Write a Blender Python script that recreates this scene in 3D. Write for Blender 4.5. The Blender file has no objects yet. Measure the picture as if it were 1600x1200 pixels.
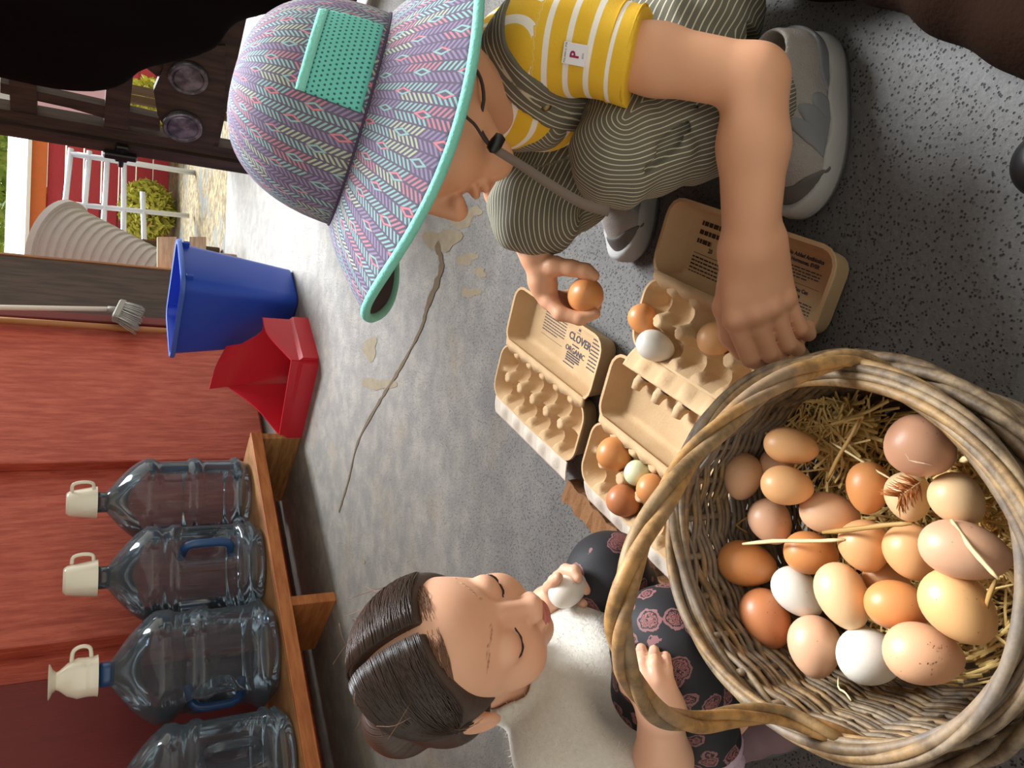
import bpy, bmesh, math, random
import numpy as np
from mathutils import Vector, Matrix

random.seed(7); rng = np.random.default_rng(7)
S = bpy.context.scene
COL = S.collection
PI = math.pi

# ------------------------------------------------------------------ camera
# The photograph lies on its side: world "up" points to the left edge of the frame.
FPX = 1202.0; PITCH = math.radians(30); ROLL = math.radians(1.9); CAM_H = 0.75
def A3(*v): return np.array(v, dtype=float)
FW = A3(0, math.cos(PITCH), -math.sin(PITCH)); U0 = A3(0, math.sin(PITCH), math.cos(PITCH)); X0 = A3(1, 0, 0)
RT = math.cos(ROLL)*X0 + math.sin(ROLL)*U0
UP = -math.sin(ROLL)*X0 + math.cos(ROLL)*U0
CP = A3(0, 0, CAM_H)
cam_d = bpy.data.cameras.new('camera'); cam_d.sensor_fit = 'HORIZONTAL'; cam_d.sensor_width = 36
cam_d.lens = FPX/1600*36; cam_d.clip_start = 0.02; cam_d.clip_end = 200
cam = bpy.data.objects.new('camera', cam_d); COL.objects.link(cam)
cx, cy, cz = -UP, RT, -FW
cam.matrix_world = Matrix(((cx[0], cy[0], cz[0], CP[0]), (cx[1], cy[1], cz[1], CP[1]), (cx[2], cy[2], cz[2], CP[2]), (0, 0, 0, 1)))
S.camera = cam
def ray(x, y): return FW + RT*((600-y)/FPX) - UP*((x-800)/FPX)
def at(x, y, d): return CP + ray(x, y)*d                       # point seen at (x, y), d metres deep
def on(x, y, z=0.0):                                            # point of the level z seen at (x, y)
    r = ray(x, y); return CP + r*((z-CAM_H)/r[2])

# ------------------------------------------------------------------ world, sun, exposure
W = bpy.data.worlds.new('world'); S.world = W; W.use_nodes = True
nt = W.node_tree; nt.nodes.clear()
wo = nt.nodes.new('ShaderNodeOutputWorld'); bg = nt.nodes.new('ShaderNodeBackground')
sky = nt.nodes.new('ShaderNodeTexSky'); sky.sky_type = 'HOSEK_WILKIE'
SUN_DIR = Vector((0.35, 0.55, 0.76)).normalized()             # towards the sun
sky.sun_direction = SUN_DIR; sky.turbidity = 4.0; sky.ground_albedo = 0.4
hs = nt.nodes.new('ShaderNodeHueSaturation'); hs.inputs['Saturation'].default_value = 0.30; hs.inputs['Value'].default_value = 1.0
nt.links.new(sky.outputs[0], hs.inputs['Color']); wm = nt.nodes.new('ShaderNodeMix'); wm.data_type = 'RGBA'; wm.blend_type = 'MULTIPLY'; wm.inputs[0].default_value = 1; wm.inputs[7].default_value = (1.0, .87, .68, 1); nt.links.new(hs.outputs[0], wm.inputs[6]); nt.links.new(wm.outputs[2], bg.inputs['Color'])
bg.inputs['Strength'].default_value = 2.4
nt.links.new(bg.outputs[0], wo.inputs[0])
sun_d = bpy.data.lights.new('sun', 'SUN'); sun_d.energy = 4.2; sun_d.angle = math.radians(28); sun_d.color = (.90, .95, 1)
sun = bpy.data.objects.new('sun', sun_d); COL.objects.link(sun)
sun.rotation_euler = SUN_DIR.to_track_quat('Z', 'Y').to_euler()
S.view_settings.view_transform = 'Standard'; S.view_settings.look = 'None'
S.view_settings.exposure = 1.5; S.view_settings.gamma = 1.0; S.view_settings.use_curve_mapping = False

# ------------------------------------------------------------------ mesh helpers
OFF = {}                                                        # world position of each object's origin
class M:
    def __init__(s): s.v = []; s.f = []; s.m = []; s.mi = 0
    def add(s, vs, fs):
        b = len(s.v); s.v += [tuple(map(float, p)) for p in vs]
        s.f += [tuple(b+i for i in f) for f in fs]; s.m += [s.mi]*len(fs); return s
    def loft(s, loops, cap0=True, cap1=True, closed=True):
        n = len(loops[0]); vs = [p for l in loops for p in l]; fs = []
        for i in range(len(loops)-1):
            for j in range(n if closed else n-1):
                k = (j+1) % n
                fs.append((i*n+j, i*n+k, (i+1)*n+k, (i+1)*n+j))
        if cap0: fs.append(tuple(range(n))[::-1])
        if cap1: fs.append(tuple((len(loops)-1)*n+j for j in range(n)))
        return s.add(vs, fs)
    def box(s, c, ex, ey, ez, hx, hy, hz, bev=0.0):
        c = np.array(c); ex, ey, ez = [np.array(e, dtype=float) for e in (ex, ey, ez)]
        def ring(z, ins):
            a, b = hx-ins, hy-ins; q = min(bev, a*.9, b*.9)
            pts = [(a, -b+q), (a, b-q), (a-q, b), (-a+q, b), (-a, b-q), (-a, -b+q), (-a+q, -b), (a-q, -b)] if bev > 0 else [(a, -b), (a, b), (-a, b), (-a, -b)]
            return [c+ex*p+ey*q2+ez*z for p, q2 in pts]
        if bev > 0: L = [ring(-hz, bev), ring(-hz+bev, 0), ring(hz-bev, 0), ring(hz, bev)]
        else: L = [ring(-hz, 0), ring(hz, 0)]
        return s.loft(L)
    def tube(s, pts, r, n=8, caps=True, closed=False, flat=1.0):
        pts = [np.array(p, dtype=float) for p in pts]; N = len(pts)
        rr = r if hasattr(r, '__len__') else [r]*N
        T = []
        for i in range(N):
            a, b = (pts[i-1], pts[(i+1) % N]) if closed else (pts[max(i-1, 0)], pts[min(i+1, N-1)])
            t = b-a; T.append(t/(np.linalg.norm(t)+1e-12))
        u = np.cross(T[0], (0, 0, 1)); 
        if np.linalg.norm(u) < 1e-3: u = np.cross(T[0], (1, 0, 0))
        u /= np.linalg.norm(u); loops = []
        for i in range(N):
            u = u-T[i]*np.dot(u, T[i]); u /= np.linalg.norm(u)+1e-12; w = np.cross(T[i], u)
            loops.append([pts[i]+(u*math.cos(2*PI*j/n)+w*math.sin(2*PI*j/n)*flat)*rr[i] for j in range(n)])
        if closed: loops.append(loops[0])
        return s.loft(loops, caps and not closed, caps and not closed)
    def lathe(s, prof, c=(0, 0, 0), ax=(0, 0, 1), n=32, e1=None, fn=None, cap0=False, cap1=False):
        c = np.array(c, dtype=float); ax = np.array(ax, dtype=float); ax /= np.linalg.norm(ax)
        if e1 is None: e1 = np.cross(ax, (0, 1, 0)) if abs(ax[1]) < .9 else np.cross(ax, (1, 0, 0))
        e1 = np.array(e1, dtype=float); e1 = e1-ax*np.dot(e1, ax); e1 /= np.linalg.norm(e1); e2 = np.cross(ax, e1)
        loops = []
        for r, z in prof:
            L = []
            for j in range(n):
                th = 2*PI*j/n; q = fn(r, z, th) if fn else (r, z)
                L.append(c+ax*q[1]+(e1*math.cos(th)+e2*math.sin(th))*q[0])
            loops.append(L)
        return s.loft(loops, cap0, cap1)

def obj(name, m, mats, parent=None, org=None, smooth=True, attrs=None, sharp=None):
    o0 = np.array(OFF.get(parent.name, (0, 0, 0)) if parent else (org if org is not None else (0, 0, 0)), dtype=float)
    me = bpy.data.meshes.new(name)
    if isinstance(m, tuple): V, Fc = m; me.from_pydata((V-o0).tolist(), [], Fc.tolist() if hasattr(Fc, 'tolist') else Fc); mi = None
    else: me.from_pydata([tuple(np.array(p)-o0) for p in m.v], [], m.f); mi = m.m
    for mt in (mats if isinstance(mats, (list, tuple)) else [mats]): me.materials.append(mt)
    if mi and max(mi) > 0: me.polygons.foreach_set('material_index', mi)
    if smooth:
        me.polygons.foreach_set('use_smooth', [True]*len(me.polygons))
        if sharp is not None: me.set_sharp_from_angle(angle=math.radians(sharp))
    if attrs:
        for k, a in attrs.items():
            at_ = me.attributes.new(k, 'FLOAT', 'POINT'); at_.data.foreach_set('value', np.asarray(a, dtype=np.float32))
    me.update()
    o = bpy.data.objects.new(name, me); COL.objects.link(o)
    if parent: o.parent = parent
    else: o.location = o0
    OFF[o.name] = o0
    return o
def tag(o, label=None, cat=None, group=None, kind=None):
    if label: o['label'] = label
    if cat: o['category'] = cat
    if group: o['group'] = group
    if kind: o['kind'] = kind
    return o
def thing(name, label, cat, loc, group=None):
    o = bpy.data.objects.new(name, None); COL.objects.link(o); o.empty_display_size = .05
    o.location = tuple(loc); OFF[o.name] = np.array(loc, dtype=float); return tag(o, label, cat, group)
def struct(name, m, mt, **k): return tag(obj(name, m, mt, **k), kind='structure')

# ------------------------------------------------------------------ material helpers
class NT:
    def __init__(s, name):
        s.mat = bpy.data.materials.new(name); s.mat.use_nodes = True; s.t = s.mat.node_tree; s.t.nodes.clear()
        s.out = s.t.nodes.new('ShaderNodeOutputMaterial'); s.b = s.t.nodes.new('ShaderNodeBsdfPrincipled')
        s.t.links.new(s.b.outputs[0], s.out.inputs[0])
    def n(s, ty, **k):
        nd = s.t.nodes.new('ShaderNode'+ty)
        for a, v in k.items(): setattr(nd, a, v)
        return nd
    def l(s, a, b): s.t.links.new(a, b); return s
    def put(s, sock, v):
        if hasattr(v, 'is_linked') or hasattr(v, 'links'): s.t.links.new(v, sock)
        else: sock.default_value = v
    def math(s, op, a, b=0.0, c=0.0):
        nd = s.n('Math', operation=op); s.put(nd.inputs[0], a); s.put(nd.inputs[1], b); s.put(nd.inputs[2], c); return nd.outputs[0]
    def mix(s, f, a, b, blend='MIX'):
        nd = s.n('Mix', data_type='RGBA', blend_type=blend); s.put(nd.inputs[0], f)
        s.put(nd.inputs[6], rgb(a) if isinstance(a, tuple) else a); s.put(nd.inputs[7], rgb(b) if isinstance(b, tuple) else b); return nd.outputs[2]
    def ramp(s, f, a, b): 
        nd = s.n('MapRange', interpolation_type='SMOOTHSTEP'); s.put(nd.inputs[0], f); nd.inputs[1].default_value = a; nd.inputs[2].default_value = b; return nd.outputs[0]
    def coord(s, kind='Object', scale=(1, 1, 1), rot=(0, 0, 0)):
        tc = s.n('TexCoord'); mp = s.n('Mapping'); mp.inputs['Scale'].default_value = scale; mp.inputs['Rotation'].default_value = rot
        s.l(tc.outputs[kind], mp.inputs[0]); return mp.outputs[0]
    def noise(s, vec, scale, detail=3, rough=.55, out=0):
        nd = s.n('TexNoise'); s.l(vec, nd.inputs['Vector']); nd.inputs['Scale'].default_value = scale; nd.inputs['Detail'].default_value = detail; nd.inputs['Roughness'].default_value = rough; return nd.outputs[out]
    def vor(s, vec, scale, feature='F1', out=0, rnd=1.0):
        nd = s.n('TexVoronoi', feature=feature); s.l(vec, nd.inputs['Vector']); nd.inputs['Scale'].default_value = scale; nd.inputs['Randomness'].default_value = rnd; return nd.outputs[out]
    def attr(s, name):
        nd = s.n('Attribute', attribute_name=name); return nd.outputs['Fac']
    def bump(s, hgt, st=.3, dist=.01):
        nd = s.n('Bump'); nd.inputs['Strength'].default_value = st; nd.inputs['Distance'].default_value = dist; s.l(hgt, nd.inputs['Height']); s.l(nd.outputs[0], s.b.inputs['Normal'])
    def done(s, col=None, rough=None, **k):
        if col is not None: s.put(s.b.inputs['Base Color'], rgb(col) if isinstance(col, tuple) else col)
        if rough is not None: s.put(s.b.inputs['Roughness'], rough)
        for a, v in k.items(): s.put(s.b.inputs[a.replace('_', ' ')], v)
        return s.mat
def lin(c): return c/12.92 if c <= .04045 else ((c+.055)/1.055)**2.4
def rgb(c):
    if isinstance(c, tuple) and len(c) == 4 and c[3] == 1: return c
    return (c[0], c[1], c[2], 1)
def hx(h): h = h.lstrip('#'); return tuple(lin(int(h[i:i+2], 16)/255) for i in (0, 2, 4))
def mul(c, k): return tuple(min(1, x*k) for x in c)
def plain(name, col, rough=.6, var=.18, scale=25, bump=.0, bscale=120, stretch=(1, 1, 1), **k):
    t = NT(name); v = t.coord('Object', stretch); n = t.noise(v, scale, 4)
    c = t.mix(n, mul(col, 1-var), mul(col, 1+var))
    if bump: t.bump(t.noise(v, bscale, 3), bump, .004)
    return t.done(c, rough, **k)

# ------------------------------------------------------------------ distance-field modelling
class SDF:
    def __init__(s, lo, hi, h):
        s.lo = np.array(lo, dtype=np.float64); s.h = h; s.n = np.ceil((np.array(hi)-s.lo)/h).astype(int)+1
        s.D = np.full(s.n, 0.2, dtype=np.float32)
    def _blk(s, lo, hi):
        a = np.clip(np.floor((np.array(lo)-s.lo)/s.h).astype(int), 0, s.n); b = np.clip(np.ceil((np.array(hi)-s.lo)/s.h).astype(int)+1, 0, s.n)
        if (b <= a).any(): return None
        g = [(s.lo[i]+s.h*np.arange(a[i], b[i])).astype(np.float32) for i in range(3)]
        return tuple(slice(a[i], b[i]) for i in range(3)), (g[0][:, None, None], g[1][None, :, None], g[2][None, None, :])
    def _comb(s, sl, d, k, mode):
        D = s.D[sl]
        if mode == 'u':
            if k > 0:
                hh = np.clip(.5+.5*(D-d)/k, 0, 1); s.D[sl] = D*(1-hh)+d*hh-k*hh*(1-hh)
            else: s.D[sl] = np.minimum(D, d)
        elif mode == 's':
            if k > 0:
                hh = np.clip(.5-.5*(D+d)/k, 0, 1); s.D[sl] = D*(1-hh)-d*hh+k*hh*(1-hh)
            else: s.D[sl] = np.maximum(D, -d)
    def cone(s, a, b, ra, rb=None, k=.01, mode='u', flat=None):
        rb = ra if rb is None else rb; a = np.array(a, dtype=np.float64); b = np.array(b, dtype=np.float64)
        m = max(ra, rb)+2*k+4*s.h+.004; q = s._blk(np.minimum(a, b)-m, np.maximum(a, b)+m)
        if q is None: return s
        sl, (x, y, z) = q; ab = b-a; L2 = float(ab@ab)+1e-12
        px, py, pz = x-np.float32(a[0]), y-np.float32(a[1]), z-np.float32(a[2])
        t = np.clip((px*np.float32(ab[0])+py*np.float32(ab[1])+pz*np.float32(ab[2]))/np.float32(L2), 0, 1)
        qx, qy, qz = px-t*np.float32(ab[0]), py-t*np.float32(ab[1]), pz-t*np.float32(ab[2])
        if flat is not None:                                    # (direction, factor): squash the section along a direction
            n, fac = np.array(flat[0], dtype=float), flat[1]; n = n/np.linalg.norm(n)
            w = (qx*n[0]+qy*n[1]+qz*n[2]).astype(np.float32)
            e = np.float32(1/fac-1); qx = qx+w*e*np.float32(n[0]); qy = qy+w*e*np.float32(n[1]); qz = qz+w*e*np.float32(n[2])
        d = np.sqrt(qx*qx+qy*qy+qz*qz)-(np.float32(ra)+t*np.float32(rb-ra))
        if flat is not None: d = d*np.float32(min(1, fac))
        s._comb(sl, d.astype(np.float32), k, mode); return s
    def chain(s, pts, rs, k=.008, mode='u', flat=None):
        for i in range(len(pts)-1): s.cone(pts[i], pts[i+1], rs[i], rs[i+1], k, mode, flat)
        return s
    def ell(s, c, r, ax=None, k=.01, mode='u'):
        c = np.array(c, dtype=float); r = np.array(r, dtype=float); Rm = np.array(ax, dtype=float) if ax is not None else np.eye(3)
        m = np.sqrt(((Rm*r[:, None])**2).sum(0))+2*k+4*s.h+.003; q = s._blk(c-m, c+m)
        if q is None: return s
        sl, (x, y, z) = q; px, py, pz = x-np.float32(c[0]), y-np.float32(c[1]), z-np.float32(c[2]); k0 = 0; k1 = 0
        for i in range(3):
            u = px*np.float32(Rm[i, 0])+py*np.float32(Rm[i, 1])+pz*np.float32(Rm[i, 2])
            k0 = k0+(u/np.float32(r[i]))**2; k1 = k1+(u/np.float32(r[i]**2))**2
        k0 = np.sqrt(k0); k1 = np.sqrt(k1)+1e-9
        s._comb(sl, (k0*(k0-1)/k1).astype(np.float32), k, mode); return s
    def half(s, p, n, k=.0, box=None):                          # remove everything on the +n side of p (inside box)
        lo, hi = box if box is not None else (s.lo, s.lo+s.h*s.n)
        sl, (x, y, z) = s._blk(lo, hi); n = np.array(n, dtype=float); n = n/np.linalg.norm(n)
        d = -((x-p[0])*n[0]+(y-p[1])*n[1]+(z-p[2])*n[2])
        s._comb(sl, d.astype(np.float32), k, 's'); return s
    def warp(s, fn, lo=None, hi=None):
        sl, (x, y, z) = s._blk(s.lo if lo is None else lo, s.lo+s.h*s.n if hi is None else hi)
        s.D[sl] += fn(x, y, z).astype(np.float32); return s
    def mesh(s):
        D = s.D; D[0] = D[-1] = .05; D[:, 0] = D[:, -1] = .05; D[:, :, 0] = D[:, :, -1] = .05
        I = D < 0; c = [(i, j, k) for i in (0, 1) for j in (0, 1) for k in (0, 1)]; n = s.n
        cnt = np.zeros(n-1, dtype=np.int8)
        for i, j, k in c: cnt += I[i:n[0]-1+i, j:n[1]-1+j, k:n[2]-1+k]
        ids = np.argwhere((cnt > 0) & (cnt < 8)); idx = np.full(n-1, -1, dtype=np.int32); idx[tuple(ids.T)] = np.arange(len(ids))
        val = {q: D[ids[:, 0]+q[0], ids[:, 1]+q[1], ids[:, 2]+q[2]] for q in c}
        P = np.zeros((len(ids), 3)); w = np.zeros(len(ids))
        for q in c:
            for ax in range(3):
                if q[ax] == 1: continue
                q2 = list(q); q2[ax] = 1; a, b = val[q], val[tuple(q2)]; cr = (a < 0) != (b < 0)
                t = np.where(cr, a/np.where(cr, a-b, 1), 0); e = np.tile(np.array(q, dtype=float), (len(ids), 1)); e[:, ax] += t
                P += e*cr[:, None]; w += cr
        V = s.lo+s.h*(ids+P/w[:, None]); Q = []
        for ax in range(3):
            o1, o2 = (ax+1) % 3, (ax+2) % 3
            a = [slice(None)]*3; b = [slice(None)]*3; a[ax] = slice(0, -1); b[ax] = slice(1, None)
            fl = np.argwhere(I[tuple(a)] != I[tuple(b)]); ins = I[tuple(fl.T)]
            ok = (fl[:, o1] > 0) & (fl[:, o2] > 0) & (fl[:, o1] < n[o1]-1) & (fl[:, o2] < n[o2]-1); fl = fl[ok]; ins = ins[ok]
            def g(d1, d2):
                z = fl.copy(); z[:, o1] += d1; z[:, o2] += d2; return idx[tuple(z.T)]
            q = np.stack([g(-1, -1), g(0, -1), g(0, 0), g(-1, 0)], 1); q[~ins] = q[~ins][:, ::-1]; Q.append(q)
        return V, np.concatenate(Q)
def surf(sd, x, y, d0=.55, d1=1.3, step=.0015):              # depth at which the sight line through (x, y) meets the field
    d = np.arange(d0, d1, step); r = ray(x, y); P = CP+d[:, None]*r; I = np.round((P-sd.lo)/sd.h).astype(int); ok = ((I >= 0) & (I < sd.n)).all(1); v = np.full(len(d), .2); v[ok] = sd.D[tuple(I[ok].T)]
    h = np.argmax(v < 0); return float(d[h]) if v[h] < 0 else None
def onto(sd, p, dr, far=.04, step=.0008):                       # slide a point along dr onto the field's surface
    for k in np.arange(far, -far, -step):
        q = p+dr*k; i = np.round((q-sd.lo)/sd.h).astype(int)
        if (i >= 0).all() and (i < sd.n).all() and sd.D[tuple(i)] < 0: return q
    return p
def nrm(v): v = np.array(v, dtype=float); return v/np.linalg.norm(v)
def bez(pts, n):                                                # smooth curve through points
    P = [np.array(p, dtype=float) for p in pts]; P = [2*P[0]-P[1]]+P+[2*P[-1]-P[-2]]; out = []
    seg = len(P)-3
    for i in range(n):
        t = i/(n-1)*seg; k = min(int(t), seg-1); t -= k; a, b, c, d = P[k:k+4]
        out.append(.5*((2*b)+(-a+c)*t+(2*a-5*b+4*c-d)*t*t+(-a+3*b-3*c+d)*t**3))
    return out
EZ = A3(0, 0, 1)
# ================================================================== the barn: floor, wall, roof, door
DW = nrm((.70, .714, 0)); NW = nrm((.714, -.70, 0))             # along the red wall / out of it, towards the camera
WC = float(NW @ A3(-.2, 2.84, 0))                               # plane of the bench's front edge
WALL_C = WC-.42                                                 # plane of the wall face
def wallhit(x, y, c=None):
    r = ray(x, y); c = WALL_C if c is None else c; return CP+r*((c-NW@CP)/(NW@r))
def sw(p): return float(DW @ p)                                 # running length along the wall
def wp(s, c, z): return DW*s+NW*c+EZ*z
def hgt(P, x):                                                  # height above P (on the floor) that is seen at photo x
    q = np.array(P)-CP; q[2] = -CAM_H; k = (x-800)/FPX          # -(q+z)@UP = k*(q+z)@FW
    return -(q@UP+k*(q@FW))/(UP[2]+k*FW[2])

t = NT('concrete'); v = t.coord('Object')
spk = t.ramp(t.vor(v, 210), .18, .34); blot = t.noise(v, 1.6, 8, .72); fine = t.noise(v, 160, 4, .7); mid = t.noise(v, 14, 5, .65)
sx = t.n('SeparateXYZ'); t.l(v, sx.inputs[0])
worn_lit = t.ramp(t.math('ADD', sx.outputs[1], t.math('MULTIPLY', t.math('SUBTRACT', blot, .5), 1.4)), .75, 1.9)   # trodden smooth towards the door; skylight and near shade put into the colour
agg = t.mix(fine, hx('#3d3b3b'), hx('#6d6a67'))
c_near = t.mix(t.math('MULTIPLY', t.math('SUBTRACT', 1.0, spk), t.ramp(t.noise(v, 60, 2), .34, .48)), agg, hx('#1d1b1c'))
c_far = t.mix(t.ramp(mid, .35, .7), hx('#6a6866'), hx('#908a82')); c_far = t.mix(t.ramp(t.noise(v, 5, 6, .7), .55, .72), c_far, hx('#8a7a60'))
c_far = t.mix(t.math('MULTIPLY', t.math('SUBTRACT', 1.0, spk), .45), c_far, hx('#4a453e')); c_far = t.mix(t.math('MULTIPLY', fine, .35), c_far, hx('#c2bcb0'))
t.put(t.b.inputs['Base Color'], t.mix(worn_lit, c_near, c_far))
t.bump(t.math('ADD', t.math('MULTIPLY', fine, .5), t.math('MULTIPLY', spk, .8)), .6, .005)
ro = t.n('MapRange'); t.l(t.math('ADD', t.math('MULTIPLY', worn_lit, .55), t.math('MULTIPLY', mid, .3)), ro.inputs[0]); ro.inputs[3].default_value = .78; ro.inputs[4].default_value = .42
M_CONC = t.done(None, ro.outputs[0])

t = NT('red_barn_paint'); v = t.coord('Object', (9, 9, 1.3)); g = t.noise(v, 6, 6, .65); v2 = t.coord('Object'); b2 = t.noise(v2, 3, 4)
c = t.mix(t.ramp(g, .3, .75), hx('#a03e2c'), hx('#cf6850')); c = t.mix(t.ramp(t.noise(v, 16, 5, .7), .66, .72), c, hx('#4c1712')); c = t.mix(t.math('MULTIPLY', b2, .45), c, hx('#b34a36'))
t.bump(g, .5, .01); M_RED = t.done(c, .55)
M_REDD = plain('dark_red_paint', hx('#6a1a18'), .6, .25, 8, .3, 60, (6, 6, 1))
def wood(name, a, b, stretch, rough=.65, sc=5):
    t = NT(name); v = t.coord('Object', stretch); g = t.noise(v, sc, 6, .6); g2 = t.noise(v, sc*4, 4, .6)
    c = t.mix(t.ramp(g, .3, .7), a, b); c = t.mix(t.math('MULTIPLY', t.ramp(g2, .55, .75), .5), c, mul(a, .5)); t.bump(g2, .25, .004)
    return t.done(c, rough)
M_PINE = wood('bench_pine', hx('#8a5a2e'), hx('#b98752'), (2, 2, 14))
M_PINEF = wood('bench_fir', hx('#9a5526'), hx('#bb7440'), (2, 2, 14))
M_DARK = wood('dark_weathered_wood', hx('#2a1d18'), hx('#4a352b'), (9, 9, 1))
M_JAMBLIT = wood('lit_jamb_wood', hx('#8a5a3a'), hx('#b98258'), (8, 8, 1))
M_BLACKIRON = plain('black_iron', hx('#0c0b0c'), .45, .2, 30)

# floor slab, with its worn crack let in as a strip of dirt
m = M(); m.box((-.2, 1.35, -.05), (1, 0, 0), (0, 1, 0), (0, 0, 1), 3.4, 3.25, .05)
floor = struct('floor', m, M_CONC, smooth=False)
crack = [on(*q) for q in ((530, 800), (545, 750), (560, 690), (592, 630), (617, 590), (640, 550), (660, 510), (668, 480), (690, 420), (683, 380))]
cw = [.006, .007, .006, .006, .008, .006, .008, .01, .016, .012]
pts = bez(crack, 60); m = M(); L = []
for i, p in enumerate(pts):
    d = nrm(pts[min(i+1, 59)]-pts[max(i-1, 0)]); n_ = np.cross(EZ, d); w = np.interp(i/59*9, range(10), cw)*(.45+.8*random.random())
    L.append([p-n_*w+EZ*.0018, p+n_*w+EZ*.0018])
for i in range(59): m.add([L[i][0], L[i+1][0], L[i+1][1], L[i][1]], [(0, 1, 2, 3)])
M_DIRT = plain('crack_dirt', hx('#6a5a45'), .95, .3, 60)
obj('floor_crack', m, M_DIRT, floor)
def puddle(x, y, rx, ry, seed):                                  # shallow worn patches where the topping has come away
    r_ = random.Random(seed); c0 = on(x, y); ex = nrm(on(x+5, y)-c0); ey = np.cross(EZ, ex); n_ = 26; ph = [r_.random()*6 for _ in range(4)]
    pts = []
    for i in range(n_):
        a = 2*PI*i/n_; k = 1+.22*math.sin(2*a+ph[0])+.16*math.sin(3*a+ph[1])+.1*math.sin(5*a+ph[2])
        pts.append(c0+ex*math.cos(a)*rx*k+ey*math.sin(a)*ry*k+EZ*(.0003+.00012*seed))
    obj('worn_patch', M().add(pts+[c0+EZ*(.0003+.00012*seed)], [(i, (i+1) % n_, n_) for i in range(n_)]), M_WORN, floor, smooth=False)
M_WORN = plain('worn_concrete', hx('#8f826c'), .9, .3, 40, .3, 150)
for q in ((722, 345, .05, .02, 1), (728, 405, .055, .012, 2), (742, 330, .03, .012, 3), (735, 457, .04, .012, 4), (750, 425, .03, .01, 5), (578, 545, .07, .028, 6), (590, 600, .12, .018, 7), (690, 375, .09, .03, 8), (568, 877, .012, .008, 9)): puddle(*q)

# red wall: sheathing behind, separate proud boards in front
def wall_board(name, s0, s1, z0, z1, c0, c1, mt, parent=None, bev=.004):
    c = wp((s0+s1)/2, (c0+c1)/2, (z0+z1)/2); m = M().box(c, DW, NW, EZ, (s1-s0)/2, (c1-c0)/2, (z1-z0)/2, bev)
    return obj(name, m, mt, parent, smooth=False) if parent else struct(name, m, mt, smooth=False)
sA0, sA1 = sw(wallhit(100, 722)), sw(wallhit(150, 505)); sB0, sB1 = sw(wallhit(130, 992)), sw(wallhit(130, 772)); sP1 = sw(wallhit(130, 414))
wall = wall_board('wall_back', sB0-2.6, sP1, 0, 2.6, WALL_C-.10, WALL_C-.05, M_RED)
wall_board('board', sA0, sA1-.02, .02, 2.58, WALL_C-.05, WALL_C, M_RED, wall)
wall_board('board', sB0, sB1, .02, 2.58, WALL_C-.05, WALL_C, M_RED, wall)
wall_board('board', sB0-.03, sB0+.03, .02, 2.58, WALL_C-.05, WALL_C+.03, M_RED, wall)
wall_board('board', sB0-.75, sB0-.12, .02, 2.58, WALL_C-.05, WALL_C-.02, M_REDD, wall)
wall_board('board', sB0-1.5, sB0-.78, .02, 2.58, WALL_C-.05, WALL_C-.01, M_RED, wall)
wall_board('batten', sA1-.02, sA1+.03, .02, 2.58, WALL_C-.05, WALL_C+.03, M_REDD, wall)
# door jamb: a wide dark plank at the wall's end with door light coloured into its paler edge
jam = wall_board('door_jamb', sA1+.03, sP1, 0, 2.6, WALL_C-.05, WALL_C+.015, M_DARK)
jam.name = 'trim_1'
wall_board('lit_edge', sP1, sP1+.012, 0, 2.6, WALL_C-.06, WALL_C+.02, M_JAMBLIT, jam, 0)
# unseen roof strip, added and sized to shade the wall, not the foreground
m = M(); m.box(wp((sB0-2.6+sP1+.25)/2, WALL_C+.45, 2.66), DW, NW, EZ, (sP1+.25-sB0+2.6)/2, .75, .05)
struct('shade_roof', m, M_DARK, smooth=False)

# door leaf swung inwards on the right: stile, rails, brace, with two tin lids hung on it
LP = A3(.735, 2.9, 0); LD = nrm((.52, -.85, 0)); LN = nrm((-.85, -.52, 0))
def leafhit(x, y):
    r = ray(x, y); return CP+r*(float(LN@(LP-CP))/float(LN@r))
leaf = tag(thing('door_2', 'dark weathered barn door leaf with open panels, swung inwards', 'door', LP), kind='structure')
for k_ in ('label', 'category'): del leaf[k_]
def leafpoly(name, pts, th=.03, off=0.0, mt=None, parent=None):
    P = [leafhit(*q) if len(q) == 2 else q for q in pts]; m = M().loft([[p+LN*(off-th) for p in P], [p+LN*off for p in P]])
    return obj(name, m, mt or M_DARK, parent or leaf, smooth=False)
def drop(p, z): return A3(p[0], p[1], z)
a0, a1 = leafhit(200, 240), leafhit(200, 203)
def vbar(name, ta, tb, z0, z1, th, off=0): 
    P = [LP+LD*ta+EZ*z0, LP+LD*tb+EZ*z0, LP+LD*tb+EZ*z1, LP+LD*ta+EZ*z1]; m = M().loft([[p+LN*(off-th) for p in P], [p+LN*off for p in P]]); return obj(name, m, M_DARK, leaf, smooth=False)
def tl(p): return float(LD@(p-LP))
s1 = tl(leafhit(150, 196)); s2 = tl(leafhit(150, 214))
vbar('stile', 0, s2, .03, 2.1, .05, .012); vbar('stile', s2+.003, s1, .03, 2.1, .045)
W_ = 1.25
for zc, hh in ((leafhit(36, 140)[2], .035), (leafhit(186, 140)[2], .035), (leafhit(337, 140)[2], .045), (1.9, .05)):
    vbar('rail', s1, W_, zc-hh, zc+hh, .04, -.003)
vbar('stile', W_-.12, W_, .03, 2.1, .05, .006); vbar('kick_board', s1+.05, W_-.12, .03, leafhit(395, 200)[2]-.02, .03, -.006)
leafpoly('brace', [(0, 132), (0, 148), (110, 172), (205, 200), (250, 208), (250, 188), (180, 172), (60, 146)], .03, -.008)
leafpoly('brace', [(215, 92), (222, 104), (245, 122), (262, 122), (262, 104)], .03, -.008)
leafpoly('patch_board', [(262, 70), (255, 105), (240, 140), (246, 178), (262, 208), (300, 230), (335, 226), (352, 150), (352, 70)], .02, .004)
m = M()
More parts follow.
